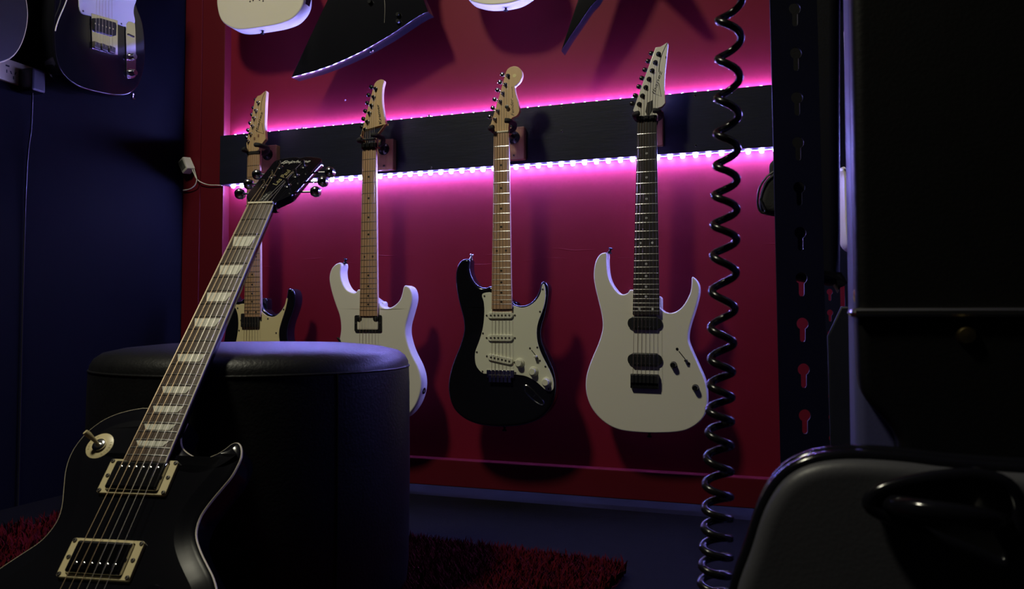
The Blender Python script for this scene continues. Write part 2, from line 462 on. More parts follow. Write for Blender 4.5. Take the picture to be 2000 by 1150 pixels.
def neck_parts(t, S, nf, wn, we, m_board, m_neck, m_fret, m_dot, v_end=None, heel_v=None, thick=.0055, depth=.017, dots=None, dot_r=.003, nut_m=M_BONE, radius=.0012):
    if v_end is None: v_end = fret_v(S, nf) - .009
    if heel_v is None: heel_v = v_end
    # fretboard with a slight camber
    b = MB(); N = 6; V = []; Fc = []
    for v in (S, v_end):
        hw = bw(S, v, wn, we, v_end) / 2
        row = [(-hw, v, -thick)] + [(-hw + 2 * hw * k / N, v, -radius * (2 * k / N - 1) ** 2) for k in range(N + 1)] + [(hw, v, -thick)]
        V += row
    R = N + 3
    for i in range(R): j = (i + 1) % R; Fc.append([i, j, R + j, R + i])
    Fc += [list(range(R)), [R + i for i in range(R)][::-1]]
    fb = b.add(V, Fc).build('fretboard', m_board, t)
    for k in range(1, nf + 1):
        v = fret_v(S, k); hw = bw(S, v, wn, we, v_end) / 2 - .0006
        fr = MB(); pts = [(-hw, v, -radius), (-hw * .5, v, -radius * .25), (0, v, 0), (hw * .5, v, -radius * .25), (hw, v, -radius)]
        fr.tube(pts, .0010, 6); fr.build('fret', m_fret, fb)
    if dots is None:
        dm = MB(); dm.turn((0, 0, 0), (0, 0, 1), [(dot_r, -.001), (dot_r, .0003), (0, .0003)], 12); dme = dm.mesh('dot')
        for k in (3, 5, 7, 9, 12, 15, 17, 19, 21, 24):
            if k > nf: continue
            v = (fret_v(S, k) + fret_v(S, k - 1)) / 2
            hw = bw(S, v, wn, we, v_end) / 2
            for u in ((-hw * .5, hw * .5) if k in (12, 24) else (0,)):
                o = link('dot', dme, m_dot, fb); o.location = (u, v, -radius * (u / hw) ** 2)
    # neck back
    b = MB(); N = 8; V = []; Fc = []; rows = []
    for v, dp in ((S + .004, depth), (S - .05, depth), (heel_v + .06, depth + .003), (heel_v + .02, depth + .005), (heel_v - .01, depth + .006)):
        hw = bw(S, v, wn, we, v_end) / 2
        rows.append([(-hw * math.cos(PI * k / N), v, -thick - dp * math.sin(PI * k / N) ** .8) for k in range(N + 1)])
    for r in rows: V += r
    n = N + 1
    for i in range(len(rows) - 1):
        for k in range(n): l = (k + 1) % n; Fc.append([i * n + k, i * n + l, (i + 1) * n + l, (i + 1) * n + k])
    Fc += [list(range(n)), [(len(rows) - 1) * n + k for k in range(n)][::-1]]
    b.add(V, Fc).build('neck', m_neck, t)
    if nut_m:
        b = MB(); b.rbox((0, S + .0022, -.0015), (wn, .0045, .0065), .0012); b.build('nut', nut_m, t)
    return fb, v_end

def strings(t, S, n, wn_sp, br_sp, posts, post_w, v_br=0.0, w_br=.0035, w_nut=.0012, mats=None, r0=.00055, r1=.00030, v_tail=None):
    for i in range(n):
        f = i / (n - 1); un = (f - .5) * wn_sp; ub = (f - .5) * br_sp
        r = r0 + (r1 - r0) * f
        path = []
        if posts: path += [(posts[i][0], posts[i][1], post_w), (un, S + .003, w_nut)]
        else: path += [(un, S + .003, w_nut)]
        path += [(ub, v_br, w_br)]
        if v_tail is not None: path += [(ub, v_tail[0], v_tail[1])]
        b = MB(); b.tube(path, r, 6); b.build('string', M_BRONZE if i < n / 2 else M_STRING, t)

def tuner(t, post, button, w_face, m, thick=.014, ph=.010, pr=.0032, br=(.0085, .0060, .0035), washer=None):
    b = MB(); p = post
    b.turn((p[0], p[1], w_face - .001), (0, 0, 1), [(pr * 1.75, 0), (pr * 1.75, .002), (pr * 1.2, .0028), (pr, .003), (pr * .8, .006), (pr, ph - .001), (pr * .8, ph)], 14)
    o = b.build('tuner', m, t)
    # shaft, gear box behind and the button at the side
    d = Vector((button[0] - p[0], button[1] - p[1], 0)); L = d.length; d.normalize(); wz = w_face - thick * .72
    b = MB(); b.cyl((p[0], p[1], wz), (button[0], button[1], wz), .0018, n=8); b.build('shaft', m, o)
    c = Vector((button[0], button[1], wz)); nrm = Vector((-d.y, d.x, 0))
    b = MB(); V = []
    prof = [(-.5, .35), (-.42, .7), (-.1, 1.0), (.25, .95), (.45, .7), (.5, .3)]
    for s, k in prof:
        for a in range(10):
            an = 2 * PI * a / 10
            V.append(c + d * (s * br[0] * 1.6) + nrm * (math.cos(an) * br[1] * k) + Vector((0, 0, math.sin(an) * br[2] * k)))
    Fc = []
    for r in range(len(prof) - 1):
        for a in range(10): e = (a + 1) % 10; Fc.append([r * 10 + a, r * 10 + e, r * 10 + 10 + e, r * 10 + 10 + a])
    Fc += [list(range(10))[::-1], [(len(prof) - 1) * 10 + a for a in range(10)]]
    b.add(V, Fc).build('button', m, o)
    return o

def strap_button(t, u, v, w, du, dv, m=M_CHROME):
    b = MB(); b.turn((u, v, w), (du, dv, 0), [(.007, -.002), (.0065, .001), (.0035, .003), (.003, .008), (.0065, .0105), (.0068, .012), (.005, .0135)], 14)
    return b.build('strap_button', m, t)

def knob(t, u, v, w, r, h, m, name='knob', top=None):
    b = MB(); b.turn((u, v, w), (0, 0, 1), [(r * 1.08, 0), (r * 1.05, h * .15), (r * .92, h * .3), (r * .85, h * .85), (r * .75, h), (0, h)], 18)
    o = b.build(name, m, t)
    if top: c = MB(); c.box((u, v + r * .45, w + h), (r * .15, r * .6, .0008)); c.build('pointer', top, o)
    return o

def heel(t, u0, u1, v0, v1, w0, w1, m):
    b = MB(); b.plate(rrect(u0, v0, u1, v1, .008), w0, w1, .003); b.build('neck_heel', m, t)

def hanger(fr, S, nut_w, label, outline, u0=0.0, plane=None, group='guitar hangers on the board', vmin=.012):
    """wooden block on the board, black arm, padded yoke under the headstock shoulders (outline, local uv)"""
    t = thing('guitar_hanger', fr, label, 'guitar hanger', group)
    d = (WALL.O + WN * BT - fr.O).dot(fr.W) if plane is None else plane      # mounting face in guitar depth
    v = S + .012; R_ = .0068
    b = MB(); b.plate(rrect(u0 - .030, v - .062, u0 + .030, v + .030, .004), d - .0005, d + .020, .003, 0); blk = b.build('wood_block', M_BLOCK, t)
    for sv in (v + .018, v - .050):
        s = link('screw', SCR, M_BLACKM, blk); s.location = (u0, sv, d + .020)
    b = MB(); b.turn((u0, v, d + .020), (0, 0, 1), [(.018, -.001), (.018, .004), (.009, .008), (.0065, .012), (.0065, -.034 - d - .020)], 16); b.build('arm', M_BLACKM, t)
    h = nut_w / 2 + R_ - .0003
    n = len(outline)
    for s in (-1, 1):
        lo_v = []
        for k in range(n):                                  # lower edge of the headstock over the prong
            (xa, ya), (xb, yb) = outline[k], outline[(k + 1) % n]
            for q in range(9):
                x, y = xa + (xb - xa) * q / 8, ya + (yb - ya) * q / 8
                if -R_ + .0028 < s * (x - u0) - h < R_ and y > S + .004:
                    dx = s * (x - u0) - h; lo_v.append(y - math.sqrt(max(R_ ** 2 - dx * dx, 0)))
        vs = min(max(min(lo_v) + .0004, S + vmin), S + .034) if lo_v else S + .0165
        P = smooth([(u0, v - .004, -.0375), (u0 + s * h * .8, (v + vs) / 2 - .004, -.0375), (u0 + s * (h + .001), vs, -.028), (u0 + s * h, vs, -.006), (u0 + s * (h - .001), vs, .010), (u0 + s * h * .55, vs + .001, .0145)], 4, False)
        b = MB(); b.tube(P, [R_] * (len(P) - 1) + [.0055], 10); b.build('yoke_prong', M_FOAM, t)
    return t

# ------------------------------------------------------------------ 7-string white guitar
fr = guitar_frame((1263.5, 233), (1261, 733), .648)
FW = -.013
g = thing('electric_guitar', fr, 'white seven-string electric guitar with black pickups, hanging beside the coiled cable', 'guitar', 'guitars hanging from the black board')
o7 = [(180, 66), (150, 75), (127, 108), (116, 150), (113, 200), (120, 255), (135, 320), (152, 390), (161, 440), (163, 480), (157, 520), (138, 580), (110, 645), (85, 710), (70, 770), (68, 830), (80, 890), (105, 945), (145, 995), (195, 1035), (250, 1060), (310, 1072), (400, 1079), (490, 1080), (570, 1076), (630, 1065), (680, 1040), (720, 1005), (742, 965), (752, 910), (750, 840), (738, 780), (715, 725), (690, 670), (665, 615), (648, 570), (645, 540), (650, 500), (662, 455), (680, 400), (697, 340), (707, 290), (705, 250), (692, 222), (672, 203), (664, 210), (663, 240), (657, 285), (640, 325), (615, 365), (585, 392), (550, 405), (515, 400), (485, 375), (470, 345), (335, 275), (305, 292), (285, 300), (262, 298), (240, 280), (215, 245), (198, 205), (190, 160), (187, 110), (188, 80)]
P7 = lambda x, y, w=FW: fr.uv(1120 + x / 2.875, 470 + y / 2.875, w)
out7 = smooth([P7(*p) for p in o7], 3)
body = MB(); body.plate(out7, FW - .043, FW, .0035, .005, 4); body = body.build('body', M_WHITE, g)
tip = P7(192, 62); strap_button(body, tip[0] + .001, tip[1] - .001, FW - .02, .25, 1, M_BLACKM)
bt = P7(420, 1082); strap_button(body, bt[0], bt[1] + .001, FW - .02, 0, -1, M_BLACKM)
heel(g, -.036, .036, .13, .20, FW - .040, FW - .012, M_WHITE)
fb, ve = neck_parts(g, .648, 24, .048, .0675, M_EBONY, M_NECK, M_FRET, M_DOTW, nut_m=None, heel_v=.16)
def head(fr, g, pts, w, th, m, t2=None):
    global OUTL
    OUTL = [fr.uv(*p, w) for p in pts]
    b = MB(); b.plate(OUTL, w - th, w, .001, .002, 2); return b.build('headstock', m, g)
H = lambda l: zm(1220, 70, 6.05, l)
HW = -.006
hs = head(fr, g, H([(98, 882), (230, 510), (365, 135), (420, 128), (460, 105), (502, 76), (514, 92), (505, 170), (495, 260), (480, 400), (472, 500), (470, 620), (475, 720), (480, 790), (440, 835), (395, 850), (386, 985), (150, 985), (146, 925)]), HW, .014, M_WHITE)
hu = lambda x, y, w=HW: fr.uv(1220 + x / 6.05, 70 + y / 6.05, w)
posts = [(400, 215), (362, 315), (325, 412), (288, 512), (250, 610), (210, 710), (172, 808)]
btn = [(318, 208), (280, 300), (242, 402), (206, 500), (170, 600), (128, 705), (92, 800)]
for p, q in zip(posts, btn): tuner(g, hu(*p), hu(*q, HW - .010), HW, M_BLACKM, ph=.009, pr=.0036)
text('logo_lettering', 'Ibanez', hu(355, 690), hu(448, 415), .0085, HW, M_INK, hs, .25)
b = MB(); b.tube([(*hu(*p), HW + .0002) for p in [(505, 82), (470, 150), (440, 220), (420, 290), (408, 350), (403, 428)]], .0007, 6); b.build('logo_line', M_INK, hs)
b = MB(); b.tube([(*hu(*p), HW + .0002) for p in [(405, 560), (432, 715), (335, 675)]], .0007, 6); b.build('logo_line', M_INK, hs)
b = MB(); a = hu(487, 255); b.box((a[0], a[1], HW), (.002, .006, .0008)); b.build('logo_mark', M_INK, hs)
b = MB(); b.plate([hu(*p, HW) for p in [(265, 790), (330, 760), (335, 860), (280, 960), (245, 900)]], HW, HW + .0015, .0005, 0, 2); b.build('truss_cover', M_BLACKS, g)
b = MB(); b.rbox((0, .651, 0), (.050, .012, .010), .002); nut = b.build('locking_nut', M_BLACKM, g)
for u in (-.015, 0, .015): c = MB(); c.rbox((u, .652, .006), (.010, .009, .005), .001); c.build('nut_clamp', M_CHROME, nut)
ps = [hu(*p) for p in posts][::-1]
strings(g, .648, 7, .040, .063, ps, HW + .007)
def humbucker(g, c, w, ww, hh, n, tabs=True):
    u, v = c
    b = MB(); b.rbox((u, v, w + .004), (ww, hh, .012), .004); pk = b.build('pickup', M_BLACKS, g)
    if tabs:
        for s in (-1, 1):
            e = MB(); e.plate(smooth([(u + s * (ww / 2 - .004), v + .013), (u + s * (ww / 2 + .006), v + .011), (u + s * (ww / 2 + .010), v + .004), (u + s * (ww / 2 + .010), v - .004), (u + s * (ww / 2 + .006), v - .011), (u + s * (ww / 2 - .004), v - .013)], 3), w - .001, w + .006, .001); e.build('mounting_tab', M_BLACKS, pk)
    for row in (-.009, .009):
        for k in range(n):
            uu = u + (k / (n - 1) - .5) * (ww - .020)
            s = MB(); s.turn((uu, v + row, w + .010), (0, 0, 1), [(.0016, -.001), (.0016, .0006), (0, .0006)], 10); s.build('pole_piece', M_FRET if row < 0 else M_FRETD, pk)
    return pk
humbucker(g, P7(402, 463), FW, .066, .034, 7); humbucker(g, P7(402, 668), FW, .066, .034, 7)
c0 = P7(402, 788); b = MB(); b.rbox((c0[0], c0[1], FW + .005), (.071, .036, .014), .002); br = b.build('bridge', M_BLACKM, g)
for k in range(7):
    s = MB(); s.rbox((c0[0] + (k - 3) * .0098, c0[1] + .006, FW + .014), (.0085, .020, .007), .001); s.build('saddle', M_BLACKS, br)
knob(g, *P7(562, 697), FW, .0082, .016, M_BLACKM); knob(g, *P7(685, 825), FW, .0082, .016, M_BLACKM)
a, c = P7(582, 608), P7(648, 690)
sw = MB(); sw.tube([(a[0] * .85 + c[0] * .15, a[1] * .85 + c[1] * .15, FW + .0002), (a[0] * .2 + c[0] * .8, a[1] * .2 + c[1] * .8, FW + .0002)], .0011, 6); sw = sw.build('selector_switch', M_BLACKM, g)
for q in (a, c): s = MB(); s.turn((*q, FW), (0, 0, 1), [(.0036, 0), (.003, .0016), (0, .002)], 12); s.build('switch_screw', M_BLACKM, sw)
m_ = P7(632, 672); s = MB(); s.rbox((m_[0], m_[1], FW + .006), (.007, .005, .013), .0015); s.build('switch_tip', M_BLACKS, sw)
hanger(fr, .648, .048, 'padded guitar hanger holding the seven-string white guitar by its white headstock', OUTL)
FR7 = fr

# ------------------------------------------------------------------ black guitar with mint pickguard
fr = guitar_frame((978.5, 259), (979.5, 737), .648)
FW = -.012
g = thing('electric_guitar', fr, 'black electric guitar with pale mint pickguard, three slim pickups and maple neck', 'guitar', 'guitars hanging from the black board')
PS = lambda x, y, w=FW: fr.uv(850 + x / 3.027, 480 + y / 3.027, w)
oS = [(190, 75), (160, 78), (138, 95), (122, 130), (115, 180), (118, 240), (130, 310), (145, 370), (160, 430), (165, 490), (155, 545), (135, 605), (110, 665), (90, 725), (76, 790), (73, 850), (85, 915), (110, 970), (150, 1010), (200, 1040), (270, 1062), (360, 1072), (440, 1070), (520, 1060), (595, 1035), (645, 1000), (682, 955), (702, 905), (710, 850), (708, 790), (692, 720), (667, 660), (642, 600), (626, 550), (622, 510), (628, 470), (643, 420), (656, 360), (665, 300), (668, 250), (658, 222), (642, 210), (628, 210), (618, 225), (612, 252), (598, 287), (573, 322), (540, 344), (500, 352), (465, 342), (450, 320), (340, 240), (300, 244), (265, 240), (235, 217), (214, 182), (204, 145), (203, 110), (204, 88)]
body = MB(); body.plate(smooth([PS(*p) for p in oS], 3), FW - .044, FW, .010, .010, 6); body = body.build('body', M_BLACKG, g)
a = PS(196, 73); strap_button(body, a[0], a[1] - .001, FW - .02, .2, 1); a = PS(395, 1073); strap_button(body, a[0], a[1] + .001, FW - .02, 0, -1, M_BLACKM)
heel(g, -.030, .036, .12, .20, FW - .042, FW - .012, M_BLACKG)
neck_parts(g, .648, 21, .042, .056, M_MAPLE, M_NECK, M_FRET, M_DOTB, v_end=.180, heel_v=.18)
hu = lambda x, y, w=HW: fr.uv(940 + x / 6.22, 115 + y / 6.22, w)
OUTL = smooth([hu(*p) for p in [(110, 805), (110, 805), (160, 640), (210, 470), (260, 300), (297, 165), (330, 112), (390, 88), (450, 100), (490, 150), (496, 210), (470, 270), (430, 310), (406, 335), (408, 375), (420, 430), (445, 520), (460, 600), (460, 640), (430, 690), (370, 720), (335, 790), (328, 896), (328, 896), (157, 896), (157, 896), (150, 850)]], 3)
hs = MB(); hs.plate(OUTL, HW - .014, HW, .001, .002, 2); hs = hs.build('headstock', M_MAPLEH, g)
posts = [(325, 205), (293, 312), (263, 418), (232, 520), (203, 635), (168, 735)]
btn = [(258, 190), (230, 285), (200, 380), (165, 493), (142, 597), (105, 705)]
for p, q in zip(posts, btn): tuner(g, hu(*p), hu(*q, HW - .010), HW, M_CHROME)
text('logo_lettering', 'Fender', hu(400, 690), hu(385, 480), .0085, HW, M_INK, hs, .35)
text('logo_lettering', 'STRATOCASTER', hu(385, 470), hu(378, 335), .0022, HW, M_INK, hs)
b = MB(); a = hu(403, 205); b.plate(circ(a[0], a[1], .005), HW, HW + .0003); b.build('logo_mark', M_INKG, hs)
b = MB(); a = hu(320, 590); b.turn((*a, HW), (0, 0, 1), [(.0028, 0), (.0028, .004), (.0055, .005), (.0055, .0065), (.002, .007)], 14); b.build('string_tree', M_CHROME, g)
strings(g, .648, 6, .035, .0525, [hu(*p) for p in posts][::-1], HW + .007)
gp = [(290, 279), (345, 279), (430, 330), (455, 347), (480, 358), (510, 365), (545, 360), (580, 340), (608, 310), (625, 275), (632, 237), (641, 226), (650, 245), (654, 290), (648, 340), (633, 390), (614, 440), (603, 490), (603, 540), (612, 590), (630, 640), (655, 690), (680, 740), (697, 785), (702, 825), (697, 848), (680, 860), (660, 855), (635, 835), (605, 808), (570, 785), (530, 768), (490, 762), (465, 758), (465, 758), (310, 756), (285, 753), (262, 735), (243, 705), (236, 660), (240, 620), (255, 580), (272, 530), (284, 480), (290, 430), (292, 380), (288, 330), (278, 297)]
b = MB(); b.plate(smooth([PS(*p) for p in gp], 3), FW - .001, FW + .0024, .0006, 0, 2); gd = b.build('pickguard', M_GUARD, g)
SCRS = screw_mesh(.0026)
for p in [(293, 297), (284, 517), (248, 628), (282, 742), (461, 366), (637, 257), (621, 389), (605, 600), (653, 713), (476, 750), (672, 845)]:
    s = link('screw', SCRS, M_FRETD, gd); s.location = (*PS(*p), FW + .0024)
def single_coil(c, ang=0):
    u, v = c; R = Matrix.Rotation(math.radians(ang), 3, 'Z')
    b = MB(); b.plate(rrect(-.036, -.009, .036, .009, .009), FW, FW + .0075, .002)
    pk = b.build('pickup', M_GUARD, g); pk.location = (u, v, 0); pk.rotation_euler = (0, 0, math.radians(ang))
    for k in range(6):
        s = MB(); s.turn(((k - 2.5) * .0104, 0, FW + .007), (0, 0, 1), [(.0027, -.001), (.0027, .0012), (0, .0012)], 10); s.build('pole_piece', M_FRETD, pk)
    for k in (-1, 1):
        s = link('screw', SCRS, M_FRETD, pk); s.location = (k * .0395, 0, FW + .0026)
single_coil(PS(389, 411)); single_coil(PS(389, 544)); single_coil(PS(389, 670), -11)
c0 = PS(388, 775); b = MB(); b.rbox((c0[0], c0[1] + .008, FW + .002), (.078, .022, .006), .002); br = b.build('bridge', M_CHROME, g)
for k in range(6):
    s = MB(); s.rbox((c0[0] + (k - 2.5) * .0107, c0[1] - .004, FW + .0065), (.0095, .020, .007), .001); s.build('saddle', M_CHROME, br)
    s = MB(); s.turn((c0[0] + (k - 2.5) * .0107, c0[1] + .014, FW + .005), (0, 0, 1), [(.0036, -.002), (.0034, .001), (0, .0014)], 10); s.build('screw', M_CHROME, br)
for p in ((502, 692), (583, 742), (660, 805)):
    k = knob(g, *PS(*p), FW + .0024, .0105, .015, M_GUARD)
    a = PS(*p); s = MB(); s.turn((*a, FW + .0024), (0, 0, 1), [(.0135, 0), (.0125, .003), (.0105, .005)], 20); s.build('skirt', M_GUARD, k)
a, c = PS(562, 605), PS(620, 678)
sw = MB(); sw.tube([(a[0] * .85 + c[0] * .15, a[1] * .85 + c[1] * .15, FW + .0026), (a[0] * .15 + c[0] * .85, a[1] * .15 + c[1] * .85, FW + .0026)], .0010, 6); sw = sw.build('selector_switch', M_BLACKM, g)
for q in (a, c): s = link('screw', SCRS, M_FRETD, sw); s.location = (*q, FW + .0024)
m_ = PS(598, 653); s = MB(); s.rbox((m_[0], m_[1], FW + .009), (.008, .006, .015), .002); s.build('switch_tip', M_GUARD, sw)
jp = [(525, 825), (545, 822), (575, 845), (610, 880), (642, 915), (645, 938), (625, 945), (590, 925), (555, 895), (528, 860)]
jo = smooth([PS(*p) for p in jp], 3); b = MB(); b.loft(jo, [(0, FW - .001), (0, FW + .001), (.002, FW + .002), (.006, FW - .002), (.010, FW - .005)]); jk = b.build('jack_plate', M_CHROME, g)
a = PS(590, 890); s = MB(); s.turn((*a, FW - .004), (.3, -.3, 1), [(.005, 0), (.005, .003), (.0035, .003), (.0035, -.001)], 14); s.build('jack_socket', M_CHROME, jk)
hanger(fr, .648, .042, 'padded guitar hanger holding the black guitar with the mint pickguard', OUTL)

# ------------------------------------------------------------------ white guitar with a single pickup, behind the pouffe
fr = guitar_frame((720.5, 286), (718.5, 732), .648)
FW = -.012
g = thing('electric_guitar', fr, 'white single-pickup electric guitar with maple neck, its lower half behind the black pouffe', 'guitar', 'guitars hanging from the black board')
PK = lambda x, y, w=FW: fr.uv(600 + x / 3.196, 480 + y / 3.196, w)
oK = [(205, 105), (180, 112), (155, 135), (140, 170), (136, 210), (145, 265), (160, 320), (180, 380), (198, 430), (207, 480), (208, 530), (200, 580), (187, 630), (165, 700), (148, 770), (143, 850), (155, 930), (188, 1000), (240, 1055), (320, 1095), (420, 1110), (520, 1103), (595, 1080), (645, 1040), (682, 985), (705, 920), (712, 860), (705, 800), (685, 740), (657, 685), (634, 630), (620, 580), (614, 540), (617, 490), (636, 420), (654, 350), (655, 300), (640, 262), (612, 246), (598, 262), (590, 300), (575, 338), (550, 366), (520, 384), (490, 388), (460, 375), (440, 345), (330, 272), (300, 292), (275, 288), (245, 270), (225, 240), (212, 205), (207, 160), (212, 125)]
body = MB(); body.plate(smooth([PK(*p) for p in oK], 3), FW - .044, FW, .0045, .006, 5); body = body.build('body', M_WHITE, g)
a = PK(214, 102); strap_button(body, a[0], a[1] - .001, FW - .02, .2, 1, M_BLACKM); a = PK(420, 1112); strap_button(body, a[0], a[1] + .001, FW - .02, 0, -1, M_BLACKM)
heel(g, -.030, .034, .14, .208, FW - .043, FW - .016, M_WHITE)
a = PK(730, 905, FW - .022); s = MB(); s.turn((a[0] - .0005, a[1], FW - .022), (1, -.15, 0), [(.009, -.003), (.009, .001), (.0075, .002), (.0045, .002), (.0045, -.002)], 16); s.build('jack_socket', M_BLACKM, body)
neck_parts(g, .648, 22, .0425, .0565, M_MAPLE, M_NECK, M_FRETD, M_DOTB, v_end=.166, heel_v=.17, nut_m=None)
hu = lambda x, y, w=HW: fr.uv(690 + x / 6.39, 140 + y / 6.39, w)
OUTL = smooth([hu(*p) for p in [(95, 790), (95, 790), (150, 570), (205, 360), (255, 180), (275, 135), (305, 108), (345, 95), (382, 108), (380, 140), (365, 200), (358, 300), (362, 400), (375, 500), (393, 600), (400, 650), (400, 650), (350, 720), (300, 790), (287, 880), (287, 933), (287, 933), (118, 933), (118, 933), (110, 850)]], 3)
hs = MB(); hs.plate(OUTL, HW - .014, HW, .001, .002, 2); hs = hs.build('headstock', M_MAPLEH, g)
posts = [(280, 215), (255, 320), (228, 425), (203, 520), (178, 628), (150, 725)]
btn = [(226, 190), (193, 292), (176, 390), (150, 492), (126, 590), (108, 690)]
for p, q in zip(posts, btn): tuner(g, hu(*p), hu(*q, HW - .010), HW, M_BLACKM, pr=.0036)
text('logo_lettering', 'Kramer', hu(355, 648), hu(318, 402), .0080, HW, M_INK, hs, 0, .02)
b = MB(); b.rbox((0, .650, -.0005), (.046, .016, .011), .002); nut = b.build('locking_nut', M_BLACKM, g)
for u in (-.014, 0, .014): c = MB(); c.rbox((u, .6505, .007), (.0115, .012, .006), .0015); c.build('nut_clamp', M_BLACKM, nut)
b = MB(); b.rbox((0, .668, -.001), (.040, .006, .008), .0012); b.build('string_bar', M_CHROME, g)
strings(g, .648, 6, .035, .0525, [hu(*p) for p in posts][::-1], HW + .007)
c0 = PK(383, 484); b = MB(); b.rbox((*c0, FW + .001), (.085, .047, .006), .004)
ring = link('pickup_ring', holed_plate(rrect(c0[0] - .043, c0[1] - .0235, c0[0] + .043, c0[1] + .0235, .005), [rrect(c0[0] - .034, c0[1] - .0185, c0[0] + .034, c0[1] + .0190, .003)[::-1]], FW - .001, FW + .004), M_BLACKS, g)
b = MB(); b.rbox((c0[0], c0[1], FW + .003), (.067, .037, .008), .003); pk = b.build('pickup', M_CREAM, g)  # chrome cover; the cream colour stands in for its white reflection
for s in (-1, 1):
    e = MB(); e.turn((c0[0] + s * .0265, c0[1] + .0135, FW + .006), (0, 0, 1), [(.0085, 0), (.0085, .002), (.007, .003), (0, .003)], 18); e.build('coil_cap', M_BLACKS, pk)
    e = link('screw', SCRS, M_CHROME, ring); e.location = (c0[0] + s * .0385, c0[1], FW + .004)
c0 = (0, -.004); b = MB(); b.rbox((0, -.008, FW + .004), (.078, .040, .009), .003); br = b.build('bridge', M_BLACKM, g)
for k in range(6):
    s = MB(); s.rbox(((k - 2.5) * .0107, -.003, FW + .011), (.0095, .026, .007), .001); s.build('saddle', M_BLACKM, br)
a0, a1 = PK(330, 790, FW + .02), PK(205, 600, FW + .03); b = MB(); b.tube(smooth([(-.032, -.012, FW + .012), (-.040, 0, FW + .022), (a1[0] * .6 - .02, a1[1] * .6, FW + .028), (a1[0], a1[1], FW + .03), (a1[0] - .008, a1[1] + .012, FW + .03)], 4, False), .0032, 8); b.build('tremolo_arm', M_BLACKM, g)
hanger(fr, .648, .043, 'padded guitar hanger holding the white single-pickup guitar by its maple headstock', OUTL, vmin=.0178)

# ------------------------------------------------------------------ black guitar with cream pickguard, behind the leaning guitar
fr = guitar_frame((494.5, 300), (491, 718), .648)
FW = -.012
g = thing('electric_guitar', fr, 'black electric guitar with yellow cream pickguard, crossed by the neck of the leaning guitar', 'guitar', 'guitars hanging from the black board')
PI_ = lambda x, y, w=FW: fr.uv(420 + x / 2.875, 280 + y / 2.875, w)
oI = [(406, 818), (420, 814), (438, 826), (448, 855), (446, 900), (432, 950), (414, 1000), (404, 1050), (406, 1100), (424, 1160), (450, 1220), (468, 1290), (470, 1360), (455, 1420), (420, 1465), (360, 1490), (280, 1500), (190, 1497), (110, 1480), (55, 1440), (20, 1385), (8, 1320), (16, 1240), (34, 1165), (48, 1100), (55, 1040), (48, 980), (36, 920), (28, 850), (30, 790), (42, 745), (60, 725), (74, 735), (76, 790), (90, 845), (115, 880), (145, 884), (165, 870), (250, 890), (268, 925), (300, 955), (330, 962), (360, 943), (384, 908), (398, 868), (403, 835)]
body = MB(); body.plate(smooth([PI_(*p) for p in oI], 3), FW - .043, FW, .006, .006, 4); body = body.build('body', M_BLACKG, g)
a = PI_(64, 724); strap_button(body, a[0], a[1] - .001, FW - .02, .1, 1); a = PI_(240, 1499); strap_button(body, a[0], a[1] + .001, FW - .02, 0, -1)
heel(g, -.030, .034, .13, .21, FW - .042, FW - .014, M_BLACKG)
neck_parts(g, .648, 24, .043, .058, M_MAPLE, M_NECK, M_FRETD, M_DOTB, heel_v=.17, nut_m=None)
pg = [(105, 905), (135, 905), (160, 900), (245, 905), (262, 940), (295, 968), (332, 973), (364, 952), (392, 912), (403, 872), (409, 875), (402, 915), (390, 955), (374, 1005), (362, 1055), (363, 1105), (378, 1165), (395, 1230), (390, 1290), (340, 1310), (260, 1300), (160, 1290), (110, 1240), (112, 1160), (125, 1090), (133, 1030), (131, 970), (120, 930)]
b = MB(); b.plate(smooth([PI_(*p) for p in pg], 3), FW - .001, FW + .0024, .0006, 0, 2); gd = b.build('pickguard', M_GUARDY, g)
for p in [(130, 925), (138, 1050), (300, 984), (388, 932), (346, 1064), (122, 1140), (372, 1150)]:
    s = link('screw', SCRS, M_DOTB, gd); s.location = (*PI_(*p), FW + .0024)
hu = lambda x, y, w=HW: fr.uv(460 + x / 6.767, 160 + y / 6.767, w)
hs = head(fr, g, zm(460, 160, 6.767, [(142, 820), (200, 530), (255, 240), (290, 185), (330, 172), (365, 140), (398, 116), (406, 130), (397, 250), (391, 400), (386, 500), (386, 620), (391, 700), (396, 755), (360, 800), (310, 870), (306, 947), (150, 947), (150, 880)]), HW, .014, M_MAPLEH)
posts = [(305, 275), (275, 380), (250, 480), (232, 585), (205, 690), (172, 785)]
btn = [(270, 238), (240, 345), (220, 435), (194, 545), (168, 640), (148, 735)]
for p, q in zip(posts, btn): tuner(g, hu(*p), hu(*q, HW - .010), HW, M_CHROME)
text('logo_lettering', 'Ibanez', hu(290, 665), hu(365, 390), .0080, HW, M_INK, hs, .25, .015)
b = MB(); b.tube([(*hu(*p), HW + .0002) for p in [(396, 125), (365, 190), (345, 260), (337, 320), (335, 380)]], .0007, 6); b.build('logo_line', M_INK, hs)
b = MB(); b.tube([(*hu(*p), HW + .0002) for p in [(350, 545), (372, 685), (290, 655)]], .0008, 6); b.build('logo_line', M_INK, hs)
for x, y in ((252, 750), (302, 712)):
    a = hu(x, y); b = MB(); b.box((a[0], a[1], HW), (.0065, .009, .0008)); b.build('logo_mark', M_BLOCK, hs)
b = MB(); b.rbox((0, .651, -.001), (.045, .010, .007), .002); b.build('nut', M_DOTB, g)
strings(g, .648, 6, .035, .0525, [hu(*p) for p in posts][::-1], HW + .007)
c0 = PI_(205, 993); b = MB(); b.rbox((*c0, FW + .006), (.064, .042, .010), .003); pk = b.build('pickup', M_BLACKS, g)
for s in (-1, 1): e = link('screw', SCRS, M_DOTB, pk); e.location = (c0[0] + s * .036, c0[1], FW + .0026)
